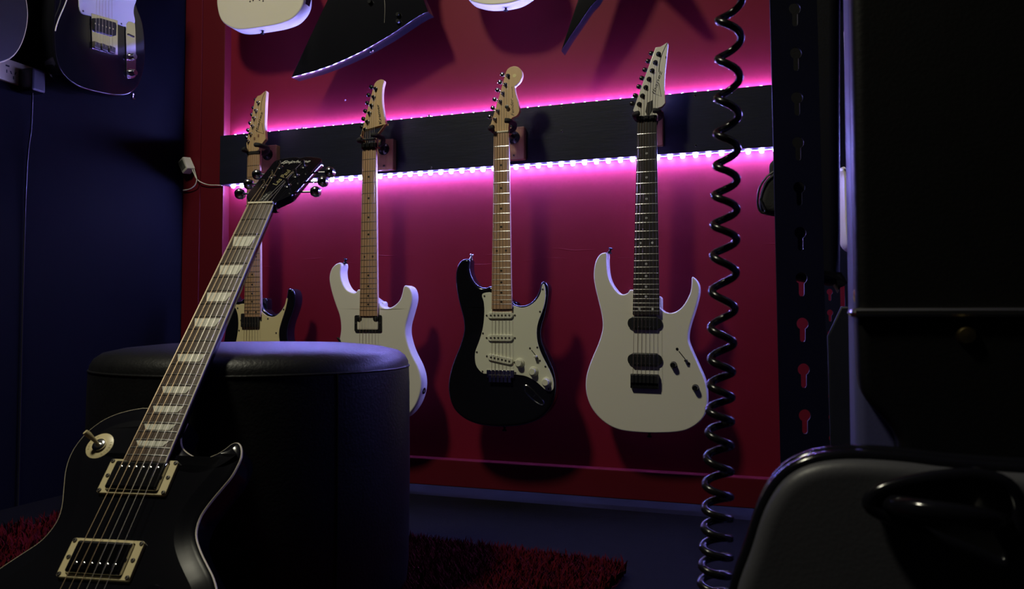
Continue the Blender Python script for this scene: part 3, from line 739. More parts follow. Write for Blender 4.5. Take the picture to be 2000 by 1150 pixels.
for k in range(6):
    s = MB(); s.turn((c0[0] + (k - 2.5) * .0095, c0[1] - .009, FW + .0105), (0, 0, 1), [(.0018, -.001), (.0018, .0008), (0, .0008)], 10); s.build('pole_piece', M_FRETD, pk)
b = MB(); b.rbox((0, -.008, FW + .004), (.078, .040, .009), .003); br = b.build('bridge', M_CHROME, g)
for k in range(6):
    s = MB(); s.rbox(((k - 2.5) * .0107, -.003, FW + .011), (.0095, .026, .007), .001); s.build('saddle', M_CHROME, br)
hanger(fr, .648, .043, 'padded guitar hanger holding the black guitar with the yellow cream pickguard', OUTL)

# ------------------------------------------------------------------ bodies of the upper row
def upper_frame(px, py, d=1.945):
    a = ray(px, py); a = CAM + a * (d / a.dot(-WN))
    return Frame(a, WU, ZZ)
UG = 'guitars of the upper row on the red wall'
def upper_neck(g, u, v0, m, mn, m_arm=True, w=-.012):
    b = MB(); L = .46
    b.loft([(u - .028, v0 - .03), (u + .028, v0 - .03), (u + .0215, v0 + L), (u - .0215, v0 + L)], [(.004, w - .014), (0, w - .004), (0, w + .012)]); nk = b.build('neck', mn, g)
    b = MB(); b.loft([(u - .028, v0 - .06), (u + .028, v0 - .06), (u + .0215, v0 + L), (u - .0215, v0 + L)], [(0, w + .012), (.0006, w + .0165)]); b.build('fretboard', m, g)
    hd = [(u - .022, v0 + L), (u + .022, v0 + L), (u + .036, v0 + L + .03), (u + .030, v0 + L + .16), (u + .020, v0 + L + .18), (u - .028, v0 + L + .05)]
    b = MB(); b.plate(hd, w - .006, w + .008, .001, 0, 2); b.build('headstock', mn, g)
    return v0 + L, hd, u

fr = upper_frame(510, 0)
g = thing('electric_guitar', fr, 'white rounded guitar body with jack plate on its side, above the cream-pickguard guitar', 'guitar', UG)
oA = [(423, 0), (424, 14), (427.6, 30), (434, 42), (445, 50.6), (457, 56), (472, 57.7), (494, 55.5), (520, 51.7), (544, 47), (567, 38.5), (581, 26), (590, 11), (593, -8), (590, -45), (578, -80), (572, -112), (580, -150), (588, -180), (578, -202), (560, -196), (548, -170), (530, -155), (490, -160), (470, -178), (455, -205), (435, -200), (426, -165), (434, -120), (438, -90), (430, -50), (424, -22)]
b = MB(); ol = smooth([fr.uv(*p) for p in oA], 3); b.plate(ol, -.046, 0, .004, .004, 3); bo = b.build('body', M_CREAM, g)
a = fr.uv(513, 60, -.025); strap_button(bo, a[0], a[1] + .002, -.025, 0, -1, M_BLACKM)
a = fr.uv(604, 2, -.024); b = MB(); R = Matrix.Rotation(math.radians(-16), 3, 'Z'); b.box((a[0] - .004, a[1], -.023), (.004, .034, .022), R); jk = b.build('jack_plate', M_BLACKM, bo)
for px, py in ((488.5, 3), (494.5, 1), (507, 0), (514, 2)):
    a = fr.uv(px, py); s = link('ferrule', SCRS, M_BLACKM, bo); s.location = (*a, 0)
nv, hd_, nu = upper_neck(g, fr.uv(510, -155)[0], fr.uv(510, -155)[1], M_MAPLE, M_NECK)
hanger(fr, nv, .043, 'padded hanger on the high board holding the white guitar with the side jack plate', hd_, nu, None, 'guitar hangers of the upper row')

fr = upper_frame(700, 60)
g = thing('electric_guitar', fr, 'large angular black guitar body ending in a long pointed wing on the red wall', 'guitar', UG)
oB = [(569, 150.8), (604, 75), (639.5, 0), (668, -60), (655, -110), (640, -155), (690, -165), (735, -160), (780, -175), (826, -190), (832, -165), (806, -90), (812, -40), (836, 23), (828, 26), (812, 35), (785, 53), (761, 69), (734, 84.8), (707, 99.8), (677, 114), (647, 126.7), (615.5, 138)]
b = MB(); b.plate([fr.uv(*p) for p in oB], -.042, 0, .0012, .0012, 2); bo = b.build('body', M_BLACKG, g)
a = fr.uv(723.5, 98, -.02); strap_button(bo, a[0], a[1] + .006, -.02, .4, -.9)
a = fr.uv(797, 46, -.02); b = MB(); R = Matrix.Rotation(math.radians(34), 3, 'Z'); b.box((a[0], a[1] - .001, -.021), (.036, .003, .030), R); jp = b.build('jack_plate', M_CHROME, bo)
b = MB(); b.turn((a[0] + .002, a[1] - .002, -.021), (.55, -.83, 0), [(.006, 0), (.006, .004), (.004, .004), (.004, 0)], 14); b.build('jack_socket', M_CHROME, bo)
nv, hd_, nu = upper_neck(g, fr.uv(735, -160)[0], fr.uv(735, -160)[1], M_EBONY, M_BLACKS)
hanger(fr, nv, .043, 'padded hanger on the high board holding the angular black guitar', hd_, nu, None, 'guitar hangers of the upper row')
b = MB(); b.tube(smooth([(*fr.uv(*p), .001) for p in [(738, -60), (748, -20), (752, 10), (751, 45)]], 4, False), .0008, 6); b.build('pickguard_edge', M_FRETD, g)
for p in ((779, 30), (779, 43), (724, 5)): 
    a = fr.uv(*p); knob(g, *a, 0, .007, .010, M_BLACKM)

fr = upper_frame(975, 0)
g = thing('electric_guitar', fr, 'white rounded guitar body end with strap button, above the mint-pickguard guitar', 'guitar', UG)
oC = [(885, -70), (890, -40), (902, -16), (916, 0), (930, 6), (949, 9.6), (967.5, 9.6), (991, 7), (1015, 0), (1040, -18), (1055, -45), (1060, -80), (1050, -115), (1042, -150), (1052, -190), (1060, -225), (1048, -246), (1030, -238), (1018, -205), (998, -192), (955, -195), (935, -215), (918, -245), (898, -240), (888, -205), (898, -160), (902, -125), (892, -98)]
b = MB(); b.plate(smooth([fr.uv(*p) for p in oC], 3), -.046, 0, .004, .004, 3); bo = b.build('body', M_CREAM, g)
a = fr.uv(988, 15, -.025); strap_button(bo, a[0], a[1] + .003, -.025, 0, -1, M_BLACKM)
nv, hd_, nu = upper_neck(g, fr.uv(975, -192)[0], fr.uv(975, -192)[1], M_MAPLE, M_NECK)
hanger(fr, nv, .043, 'padded hanger on the high board holding the white guitar above the mint-pickguard one', hd_, nu, None, 'guitar hangers of the upper row')

fr = upper_frame(1180, 0)
g = thing('electric_guitar', fr, 'black v-shaped guitar with a thin pointed wing tip hanging over the board', 'guitar', UG)
oD = [(1096, 99), (1112, 50), (1128.7, 0), (1150, -70), (1168, -135), (1185, -190), (1235, -198), (1262, -150), (1295, -90), (1330, -30), (1310, -25), (1262, -70), (1222, -108), (1196, -52), (1166, 0), (1153, 14), (1132, 45), (1114.7, 69.7)]
b = MB(); b.plate([fr.uv(*p) for p in oD], -.040, 0, .002, .002, 2); bo = b.build('body', M_BLACKG, g)
a = fr.uv(1165, 6, -.02); b = MB(); b.turn((a[0], a[1], -.02), (.7, -.7, 0), [(.007, -.002), (.007, .003), (.0045, .003), (.0045, 0)], 14); b.build('jack_socket', M_CHROME, bo)
nv, hd_, nu = upper_neck(g, fr.uv(1212, -190)[0], fr.uv(1212, -190)[1], M_EBONY, M_BLACKS)
hanger(fr, nv, .043, 'padded hanger on the high board holding the black v-shaped guitar', hd_, nu, None, 'guitar hangers of the upper row')

# board of the upper row, out of the picture: the upper guitars hang from it
bd2 = wall_box('mounting_board', UL, 1.25, 1.92, 2.26, 0, BT, M_BOARD, bev=.002)
tag(bd2, 'black painted board high on the red wall above the upper row of guitars', 'board')

# ------------------------------------------------------------------ LED controller and its wires on the red stile
w0 = .036
c0 = WALL.uv(366, 322, .05)
t = thing('led_controller', Frame(WALL.world(c0[0], c0[1], .036), WU, ZZ), 'small white plastic controller box with a grey label on the red trim', 'controller')
R = Matrix.Rotation(math.radians(28), 4, 'Z') @ Matrix.Rotation(math.radians(-14), 4, 'Y')
b = MB(); b.rbox((0, 0, .016), (.034, .046, .028), .004); bx = b.build('housing', M_WPL, t); bx.matrix_local = R
b = MB(); b.rbox((-.001, .001, .0303), (.022, .031, .0012), .001); lb = b.build('label_panel', M_SCREEN, bx)
def wall_path(l, w): return [(WALL.uv(x, y, ww)[0] - c0[0], WALL.uv(x, y, ww)[1] - c0[1], ww - .036) for (x, y), ww in zip(l, w)]
b = MB(); b.tube(smooth(wall_path([(375, 330), (380, 341), (384, 349), (393, 356), (408, 361), (425, 361.5), (434, 362)], [.05, .048, .046, .042, .038, .036, .034]), 4, False), .0016, 7); b.build('wire', M_WPL, t)
b = MB(); b.tube(smooth(wall_path([(379, 330), (382, 341), (384.5, 351), (381, 361), (373, 368), (364, 371), (358, 371.5)], [.05, .05, .05, .048, .044, .042, .04]), 4, False), [.0016] * 20 + [.0026] * 5, 7); b.build('wire', M_WPL, t)

# ------------------------------------------------------------------ left wall: guitars, outlet, cable
LN = WU.copy()                                          # left wall faces along +u
LW = Frame(WALL.world(U0, 0, 0), -WN * 1.0, ZZ)         # u runs towards the corner, w into the room
if LW.W.dot(LN) < 0: raise RuntimeError
LG = 'guitars hanging on the dark left wall'
D = .10
lf = Frame(LW.world(*LW.uv(205, 60, D), D), LW.U, ZZ)
g = thing('electric_guitar', lf, 'black electric guitar with white pickguard and square metal bridge plate on the dark left wall', 'guitar', LG)
oT = [(112, -60), (106, 0), (104, 60), (108, 110), (122, 145), (150, 168), (185, 180), (225, 187), (252, 184), (272, 165), (282, 130), (284, 90), (279, 45), (266, 8), (262, -30), (268, -70), (280, -120), (272, -150), (258, -140), (245, -118), (225, -110), (190, -128), (165, -150), (135, -160), (118, -130)]
b = MB(); b.plate(smooth([lf.uv(*p) for p in oT], 3), -.044, 0, .004, .004, 3); bo = b.build('body', M_BLACKG, g)
q = lambda x, y, w=0: lf.uv(140 + x / 5.75, y / 5.75, w)
b = MB(); b.plate(smooth([q(*p) for p in [(70, -700), (75, 0), (80, 80), (95, 135), (125, 160), (205, 180), (300, 205), (505, 270), (560, 290), (600, 300), (680, 285), (705, 240), (690, 150), (695, 80), (720, 0), (730, -120), (690, -260), (700, -500), (400, -640)]], 3), -.001, .0024, .0006, 0, 2); gd = b.build('pickguard', M_GUARDW, g)
for p in [(120, 125), (550, 268), (95, -100)]: s = link('screw', SCRS, M_DOTB, gd); s.location = (*q(*p), .0024)
b = MB(); b.plate([q(*p) for p in [(212, 150), (508, 232), (510, 622), (222, 545)]], 0, .003, .0006, 0, 2); br = b.build('bridge', M_CHROME, g)
b = MB(); b.plate([q(*p, .003) for p in [(235, 205), (310, 205), (480, 255), (490, 290), (485, 400), (450, 410), (260, 355), (238, 330)]], .001, .009, .002, 0, 2); pk = b.build('pickup', M_BLACKS, g)
for k in range(6):
    p = q(265 + k * 40, 265 + k * 12, .009); s = MB(); s.turn((*p, .009), (0, 0, 1), [(.0022, -.001), (.0022, .0008), (0, .0008)], 10); s.build('pole_piece', M_FRET, pk)
for k in range(3):
    b = MB(); cc = q(280 + k * 85, 510 + k * 24, .006); b.rbox((*cc, .006), (.020, .018, .008), .002); b.build('saddle', M_FRETD, br)
b = MB(); b.plate(smooth([q(*p) for p in [(605, 270), (690, 260), (705, 300), (712, 500), (712, 800), (700, 870), (640, 880), (612, 850), (606, 600)]], 3), 0, .003, .0006, 0, 2); cp = b.build('control_plate', M_CHROME, g)
for p in ((655, 640), (660, 820)): knob(cp, *q(*p), .003, .010, .016, M_CHROME)
a = q(655, 400); b = MB(); b.box((*a, .004), (.022, .004, .003)); b.build('switch_slot', M_DOTB, cp)
a = lf.uv(258, 187, -.022); strap_button(bo, a[0], a[1] + .003, -.022, .3, -1)
for k in range(6):
    b = MB(); p0 = q(270 + k * 38, 500 + k * 10, .012); p1 = q(290 + k * 30, -640, .012); b.tube([(*p0, .012), (*p1, .012)], .0005, 6); b.build('string', M_STRING, g)
nv, hd_, nu = upper_neck(g, lf.uv(215, -120)[0], lf.uv(215, -120)[1], M_ROSE, M_NECK)
hanger(lf, nv, .043, 'padded hanger on the left wall holding the black guitar with the white pickguard', hd_, nu, -D, 'guitar hangers on the left wall')

lf = Frame(LW.world(*LW.uv(0, 40, .11), .11), LW.U, ZZ)
g = thing('electric_guitar', lf, 'black rounded guitar body with pale edge binding, above the wall outlet', 'guitar', LG)
oL = [(46, -40), (52, 0), (55, 30), (50, 65), (38, 95), (20, 115), (-8, 124), (-45, 122), (-80, 108), (-105, 75), (-115, 30), (-108, -20), (-92, -70), (-95, -120), (-105, -165), (-85, -190), (-60, -180), (-45, -160), (-10, -160), (10, -185), (35, -190), (46, -160), (38, -110), (36, -80)]
ol = smooth([lf.uv(*p) for p in oL], 3)
b = MB(); b.plate(ol, -.044, 0, .003, .003, 3); bo = b.build('body', M_BLACKS, g)
b = MB(); b.tube([(x, y, -.0015) for x, y in offset(ccw(ol), .0012)], .0016, 6, True); b.build('binding', M_BIND, bo)
nv, hd_, nu = upper_neck(g, lf.uv(-30, -160)[0], lf.uv(-30, -160)[1], M_EBONY, M_BLACKS)
hanger(lf, nv, .043, 'padded hanger on the left wall holding the black guitar with the pale binding', hd_, nu, -.11, 'guitar hangers on the left wall')

lf = Frame(LW.world(*LW.uv(20, 140, .0), 0), LW.U, ZZ)
t = thing('power_outlet', lf, 'cream wall power outlet plate with socket slots beside the plugged black adapter', 'outlet')
q = lambda x, y, w=.010: lf.uv(x / 9.586, 80 + y / 9.586, w)
b = MB(); c1 = q(-220, 300); pl = [q(-260, 225), q(728, 505), q(740, 920), q(-250, 640)]
us = [p[0] for p in pl]; vs = [p[1] for p in pl]
b.plate(rrect(min(us), q(400, 835)[1], max(us), q(400, 420)[1], .006), 0, .010, .002, 0, 2); b.build('plate', M_IVORY, t)
for x, y in ((125, 565), (205, 590), (290, 605), (252, 690), (140, 465)):
    a = q(x, y, .010); s = MB(); s.box((*a, .010), (.0022 if x != 140 else .010, .008 if x != 140 else .004, .0012), Matrix.Rotation(math.radians({205: 25, 290: -25}.get(x, 0)), 3, 'Z')); s.build('slot', M_DOTB, t)
ad = thing('power_adapter', lf, 'black plug-in power adapter on the cream wall outlet', 'adapter')
a = q(590, 760, .03); b = MB(); b.rbox((a[0], a[1], .033), (.040, .060, .047), .006); b.build('housing', M_BLACKS, ad)
b = MB(); b.tube(smooth([(a[0], a[1] - .028, .034), (a[0], a[1] - .06, .034), (a[0] + .01, a[1] - .12, .02), (a[0] + .01, a[1] - .3, .006), (a[0] + .01, .0025 - lf.O.z, .006)], 4, False), .0022, 6); b.build('cord', M_BLACKS, ad)
P = [(LW.uv(150, -60, .112)[0] + .012, CEIL), (LW.uv(150, -60, .112)[0] + .012, 2.2)] + [LW.uv(x, y, .112) for x, y in ((150, -60), (136, -18), (129, 8), (119, 32), (111, 50), (106.5, 61))]
b = MB(); b.tube(smooth([(u, v, .112 + .004 * math.sin(i)) for i, (u, v) in enumerate(P)] , 4, False), .0014, 6)
o = b.build('cable', M_WPL); o.matrix_world = LW.mat(); tag(o, 'thin white cable end dangling in front of the white-pickguard guitar on the left wall', 'cable')

# ------------------------------------------------------------------ round leather pouffe
PFK = .958
PC = Vector((-.453 * PFK, 1.375 * PFK, 0)); PR = .268 * PFK
GZ = .014
t = thing('pouffe', (PC.x, PC.y, GZ), 'round black leather pouffe with piped seam, the dark guitar leaning on it', 'pouffe')
zs = CAM.z - (CAM.z - .392) * PFK - GZ
prof = [(0, .0), (PR * .96, .0), (PR * .985, .01), (PR, .05), (PR * 1.006, .2), (PR, zs - .03), (PR * .995, zs)]
b = MB(); b.turn((0, 0, 0), (0, 0, 1), prof, 72); sd = b.build('side_panel', M_LEATH, t, 60)
prof = [(PR * .994, zs - .001), (PR * .990, zs + .008), (PR * .968, zs + .018), (PR * .92, zs + .027), (PR * .80, zs + .034), (PR * .6, zs + .039), (PR * .3, zs + .041), (0, zs + .0415)]
b = MB(); b.turn((0, 0, 0), (0, 0, 1), prof, 72); b.build('top_cushion', M_LEATH, t, 60)
b = MB(); b.tube([((PR - .0018) * math.cos(2 * PI * i / 96), (PR - .0018) * math.sin(2 * PI * i / 96), zs) for i in range(96)], .0020, 8, True); b.build('piping', M_LEATH, t)
for a in (-46, -46 + 120, -46 + 240):
    an = math.radians(a)
    b = MB(); b.tube([(PR * 1.003 * k * math.cos(an), PR * 1.003 * k * math.sin(an), z) for k, z in ((.985, .01), (1, .06), (1.005, .2), (1, zs - .03), (.997, zs))], .0016, 6); b.build('seam', M_LEATH, t)

# ------------------------------------------------------------------ shag rug
RZ = .020
pA = floor_pt(1222, 1108, RZ); pB = floor_pt(803, 1056, RZ); 
fd = (pA - pB); fd.z = 0; fd.normalize(); sd_ = Vector((fd.y, -fd.x, 0))
if sd_.y > 0: sd_ = -sd_
RL, RD = 1.32, 1.15
org = Vector((pA.x, pA.y, .006))
RF = Frame(org, fd, -sd_)
pl_ = PC - org; pu, pv = pl_.dot(RF.U), pl_.dot(RF.V)
t = thing('shag_rug', RF, 'red shaggy rug on the black mat under the pouffe', 'rug')
b = MB(); b.plate(rrect(-RL, -RD, 0, 0, .03, 4), 0, .008, .002, 0, 2); b.build('backing', M_SHAG, t)
V = []; Fc = []
def blade(x, y):
    if math.hypot(x - pu, y - pv) < PR - .006: return          # pressed flat under the pouffe
    h = random.uniform(.014, .030); a = random.uniform(0, 2 * PI); ln = random.uniform(.004, .018); wd_ = random.uniform(.0012, .0024)
    ca, sa = math.cos(a), math.sin(a); px_, py_ = -sa * wd_, ca * wd_; i = len(V)
    m = (x + ca * ln * .35, y + sa * ln * .35, .006 + h * .65); e = (x + ca * ln, y + sa * ln, .006 + h)
    V.extend([(x - px_, y - py_, .004), (x + px_, y + py_, .004), (m[0] + px_, m[1] + py_, m[2]), (m[0] - px_, m[1] - py_, m[2]), e])
    Fc.extend([[i, i + 1, i + 2, i + 3], [i + 3, i + 2, i + 4]])
for _ in range(26000): blade(random.uniform(-.62, .0), random.uniform(-.42, .0))
for _ in range(26000): blade(random.uniform(-RL, .0), random.uniform(-RD, .0))
me = bpy.data.meshes.new('pile'); me.from_pydata(V, [], Fc)
for p in me.polygons: p.use_smooth = True
pl = link('pile', me, M_SHAG, t); pl['kind'] = 'stuff'

# ------------------------------------------------------------------ dark guitar leaning on the pouffe
S = .628
A = CAM + ray(508, 398) * 1.237
e = ray(283, 894); Dn = S * (1 - 2 ** (-22 / 12)) + .004
qv = CAM - A; aa = e.dot(e); bb = 2 * e.dot(qv); cc = qv.dot(qv) - Dn * Dn
E = CAM + e * ((-bb - math.sqrt(bb * bb - 4 * aa * cc)) / (2 * aa))
v_ = (A - E).normalized(); u_ = Vector((v_.y, -v_.x, 0)).normalized()
fr = Frame(A - v_ * S, u_, v_)
g = thing('electric_guitar', fr, 'dark single-cutaway electric guitar with trapezoid inlays and cream pickup rings, leaning on the pouffe', 'guitar')
mm_ = lambda l: [(x / 1000, y / 1000) for x, y in l]
oP = mm_([(-36, 253), (-69, 248), (-94, 236), (-110, 217), (-117, 196), (-117, 176), (-112, 157), (-103, 136), (-93, 112), (-90, 92), (-97, 70), (-114, 52), (-134, 32), (-152, 8), (-164, -22), (-167, -55), (-160, -90), (-142, -122), (-112, -147), (-70, -163), (-20, -169), (30, -168), (80, -160), (122, -142), (150, -112), (163, -75), (165, -38), (157, -5), (145, 20), (134, 37), (122, 50), (108, 65), (96, 81), (91, 95), (91, 110), (96, 126), (104, 144), (111, 160), (114, 177), (114, 188), (110, 199), (104, 205), (97, 204), (91, 197), (82, 189), (68, 183), (54, 184), (40, 190), (29, 199), (22, 214), (18, 240)])
oP = [(u, v if v > -.02 else -.02 + (v + .02) * .875) for u, v in oP]
ol = smooth(oP, 3)
EW = -.017
b = MB(); b.loft(ol, [(.004, EW - .042), (.001, EW - .041), (0, EW - .038), (0, EW), (.0015, EW + .0008), (.006, EW + .0016), (.014, EW + .0035), (.022, EW + .0058), (.0225, EW + .0059)]); body = b.build('body', M_BLACKG, g, 30)
b = MB(); b.tube([(x, y, EW - .002) for x, y in offset(ccw(ol), .0006)], .0021, 8, True); b.build('binding', M_BIND, body)
strap_button(body, -.050, .251, EW - .02, -.2, 1); strap_button(body, 0, -.149, EW - .012, 0, -1)
fb, ve = neck_parts(g, S, 22, .0435, .0565, M_ROSE, M_BLACKG, M_FRET, None, v_end=fret_v(S, 22) - .008, heel_v=.22, dots=True, thick=.0065)
for k in (3, 5, 7, 9, 12, 15, 17, 19, 21):
    v1, v0 = fret_v(S, k - 1), fret_v(S, k); h = v1 - v0; hw = bw(S, (v0 + v1) / 2, .0435, .0565, ve) / 2
    mgn = h * .17
    b = MB(); b.loft([(-hw * .80, v1 - mgn), (hw * .80, v1 - mgn), (hw * .60, v0 + mgn), (-hw * .60, v0 + mgn)], [(0, -.0018), (0, .0002)]); b.build('inlay', M_PEARL, fb)
for s in (-1, 1):
    b = MB(); b.tube([(s * .0217, S, -.0022), (s * .0282, ve, -.0022)], .0012, 6); b.build('edge_binding', M_BIND, fb)
b = MB(); b.tube([(-.0282, ve, -.0022), (.0282, ve, -.0022)], .0012, 6); b.build('edge_binding', M_BIND, fb)
# headstock, tilted back
tl = math.radians(15)
hf = Frame(A, u_, v_ * math.cos(tl) - fr.W * math.sin(tl))
he = bpy.data.objects.new('headstock', None)
hw_ = mm_([(-22, 0), (-24, 10), (-33, 24), (-40, 36), (-42, 60), (-43, 100), (-44, 140), (-45, 165), (-42, 174), (-30, 180), (-14, 184), (-4, 182), (0, 179), (4, 182), (14, 184), (30, 180), (42, 174), (45, 165), (44, 140), (43, 100), (42, 60), (41, 36), (34, 24), (24, 10), (22, 0)])
b = MB(); b.plate(smooth([hw_[0]] + hw_ + [hw_[-1]], 3), -.016, -.002, .0012, .002, 2)
me = b.mesh('headstock'); rel = fr.mat().inverted() @ hf.mat(); me.transform(rel); hs = link('headstock', me, M_BLACKG, g)
def onhead(o):
    o.data.transform(rel); return o
HP = [(-.021, .066), (-.0215, .103), (-.022, .140), (.0215, .066), (.022, .103), (.0225, .140)]
for (u, v) in HP:
    s = 1 if u > 0 else -1
    o = tuner(g, (u, v), (s * .068, v - .001), -.002, M_CHROME, thick=.016, ph=.014, pr=.0036, br=(.0105, .0088, .0098))
    onhead(o)
    for c in o.children: onhead(c)
hu = lambda x, y: hf.uv(480 + x / 8.847, 290 + y / 8.847, -.002)
onhead(text('logo_lettering', 'Epiphone', (-.028, .158), (.026, .158), .011, -.002, M_INKS, hs, .4))
onhead(text('logo_lettering', 'Les Paul', (-.001, .070), (.004, .130), .0095, -.002, M_INKG, hs, .4))
onhead(text('logo_lettering', 'MODEL', (.008, .098), (.010, .122), .003, -.002, M_INKG, hs))
b = MB(); b.plate(smooth(mm_([(-10, 6), (-10, 6), (-9, 25), (-5, 38), (0, 45), (5, 38), (9, 25), (10, 6), (10, 6)]), 3), -.002, .0002, .0005, 0, 2); tc_ = onhead(b.build('truss_cover', M_BLACKS, g))
onhead(text('logo_lettering', 'Les Paul', (-.003, .012), (-.001, .034), .003, .0002, M_INKS, tc_, .3)); onhead(text('logo_lettering', 'STANDARD', (.004, .012), (.004, .032), .0022, .0002, M_INKS, tc_))
# strings
for i in range(6):
    f = i / 5; un = (f - .5) * .036; ub = (f - .5) * .052
    idx = [0, 1, 2, 5, 4, 3][i]; p = rel @ Vector((HP[idx][0] * .9, HP[idx][1], .006))
    b = MB(); b.tube([p, (un, S + .003, .0015), (ub, 0, .005), (ub, -.045, -.002)], .00048 - .00005 * i, 6); b.build('string', M_BRONZE if i < 3 else M_STRING, g)
# pickups
SURF = EW + .0058
def lp_pickup(v):
    b = link('pickup_ring', holed_plate(rrect(-.0455, v - .0225, .0455, v + .0225, .003), [rrect(-.0355, v - .0195, .0355, v + .0195, .002)[::-1]], SURF - .004, SURF + .0045), M_IVORY, g)
    b.location.x = -.0035
    for sx in (-1, 1):
        for sv in (-1, 1): s = link('screw', SCRS, M_CHROME, b); s.location = (sx * .0425, v + sv * .0195, SURF + .0045)
        s = link('screw', SCRS, M_CHROME, b); s.location = (sx * .0405, v, SURF + .0045)
    c = MB(); c.rbox((-.0035, v, SURF + .004), (.0695, .0375, .012), .003); pk = c.build('pickup', M_DCHROME, g)
    return pk
for v, row in ((.1505, .009), (.0485, -.009)):
    pk = lp_pickup(v)
    for k in range(6):
        s = MB(); s.turn((-.0035 + (k - 2.5) * .0098, v + row, SURF + .0098), (0, 0, 1), [(.0026, -.001), (.0026, .0008), (.0018, .0011), (0, .0006)], 12); s.build('pole_piece', M_CHROME, pk)
# bridge and tailpiece
b = MB(); b.rbox((0, 0, SURF + .008), (.082, .012, .010), .003); br = b.build('bridge', M_CHROME, g)
for k in range(6): s = MB(); s.rbox(((k - 2.5) * .0104, .0, SURF + .0145), (.005, .009, .005), .001); s.build('saddle', M_CHROME, br)
for sx in (-1, 1): s = MB(); s.turn((sx * .037, 0, SURF - .002), (0, 0, 1), [(.008, 0), (.008, .005), (.004, .006), (.004, .016)], 14); s.build('post', M_CHROME, br)
b = MB(); b.rbox((0, -.045, SURF + .006), (.100, .015, .012), .005); tp = b.build('tailpiece', M_CHROME, g)
for sx in (-1, 1): s = MB(); s.turn((sx * .041, -.045, SURF - .002), (0, 0, 1), [(.007, 0), (.007, .013), (.004, .015)], 14); s.build('post', M_CHROME, tp)
# toggle switch with its cream washer
tu, tv = -.0785, .193
b = MB(); b.turn((tu, tv, EW + .004), (0, 0, 1), [(.0185, 0), (.0185, .0016), (.0175, .0022), (.0065, .0022)], 28); pc = b.build('switch_washer', M_IVORY, g)
b = MB(); b.turn((tu, tv, EW + .006), (0, 0, 1), [(.0085, 0), (.0085, .003), (.0065, .004), (.004, .004)], 18); b.build('switch_nut', M_CHROME, g)
b = MB(); b.tube([(tu, tv, EW + .009), (tu - .004, tv + .003, EW + .016), (tu - .009, tv + .006, EW + .024), (tu - .011, tv + .007, EW + .028)], [.0018, .0026, .0040, .0034], 10); b.build('switch_lever', M_IVORY, g)
for word, r0, a0, fl in (('TREBLE', .0132, -25, 1), ('RHYTHM', .0132, 155, 1)):
    n = len(word)
    for k, ch in enumerate(word):
        an = math.radians(a0 + (n / 2 - k) * 15); px_, py_ = tu + r0 * math.cos(an), tv + r0 * math.sin(an); tx, ty = math.sin(an), -math.cos(an)
        text('washer_letter', ch, (px_ - tx * .0012, py_ - ty * .0012), (px_ + tx * .0012, py_ + ty * .0012), .0028, EW + .0062, M_INKG, pc, thick=.0002)
# knobs with pointer washers
for (u, v) in ((.078, .012), (.112, -.035), (.088, -.075), (.125, -.118)):
    k = knob(g, u, v, SURF - .004, .0125, .014, M_BLACKG)
    b = MB(); b.loft([(u - .012, v + .002), (u + .004, v - .012), (u + .012, v + .006), (u - .006, v + .024)], [(0, SURF - .003), (0, SURF - .002)]); b.build('pointer', M_CHROME, k)

# ------------------------------------------------------------------ hanging coiled cable
CY = .75
cf = Frame((0, CY, 0), (1, 0, 0), ZZ)
Ls = [(1396, -36), (1395.5, 41), (1394.7, 117), (1393.6, 194), (1392, 263), (1391, 325), (1388, 383), (1386, 441), (1385, 501), (1383, 571), (1381, 642), (1381, 703), (1380, 753), (1377, 802), (1376, 846), (1373, 896), (1370, 948), (1369, 994), (1368, 1032), (1365, 1070), (1363, 1106), (1361, 1140)]
RX = [(-36, 1457), (72, 1454.5), (293, 1447), (540, 1445), (734, 1437), (930, 1434), (1150, 1432)]
def rx(y):
    for (a, b_), (c, d) in zip(RX, RX[1:]):
        if y <= c: return b_ + (d - b_) * (y - a) / (c - a)
    return RX[-1][1]
knots = []
for x, y in Ls:
    u0, v0 = cf.uv(x, y); u1, _ = cf.uv(rx(y), y); knots.append((v0, (u0 + u1) / 2, (u1 - u0) / 2))
CR = .0038
top = [(knots[0][0] + .0395 * k, knots[0][1], knots[0][2]) for k in range(9, 0, -1)]
bot = []; v = knots[-1][0]
while v > .0098 + .0165: v -= .0165; bot.append((v, knots[-1][1], knots[-1][2]))
bot.append((.0098, knots[-1][1], knots[-1][2]))
kn = top + knots + bot
path = []
NS = 18
path += [(kn[0][1], CY, CEIL), (kn[0][1], CY, 1.6), (kn[0][1], CY, kn[0][0] + .08), (kn[0][1] - .004, CY, kn[0][0] + .03)]
for i in range(len(kn) - 1):
    for k in range(NS):
        f = k / NS; a = 2 * PI * f
        v, u, r = (p + (q_ - p) * f for p, q_ in zip(kn[i], kn[i + 1])); r -= CR
        path.append((u - r * math.cos(a), CY - r * math.sin(a), v))
b = MB(); b.tube(path, CR, 10); o = b.build('coiled_cable', M_COIL, None, 80)
tag(o, 'black coiled cable hanging from the ceiling in front of the seven-string guitar', 'cable')

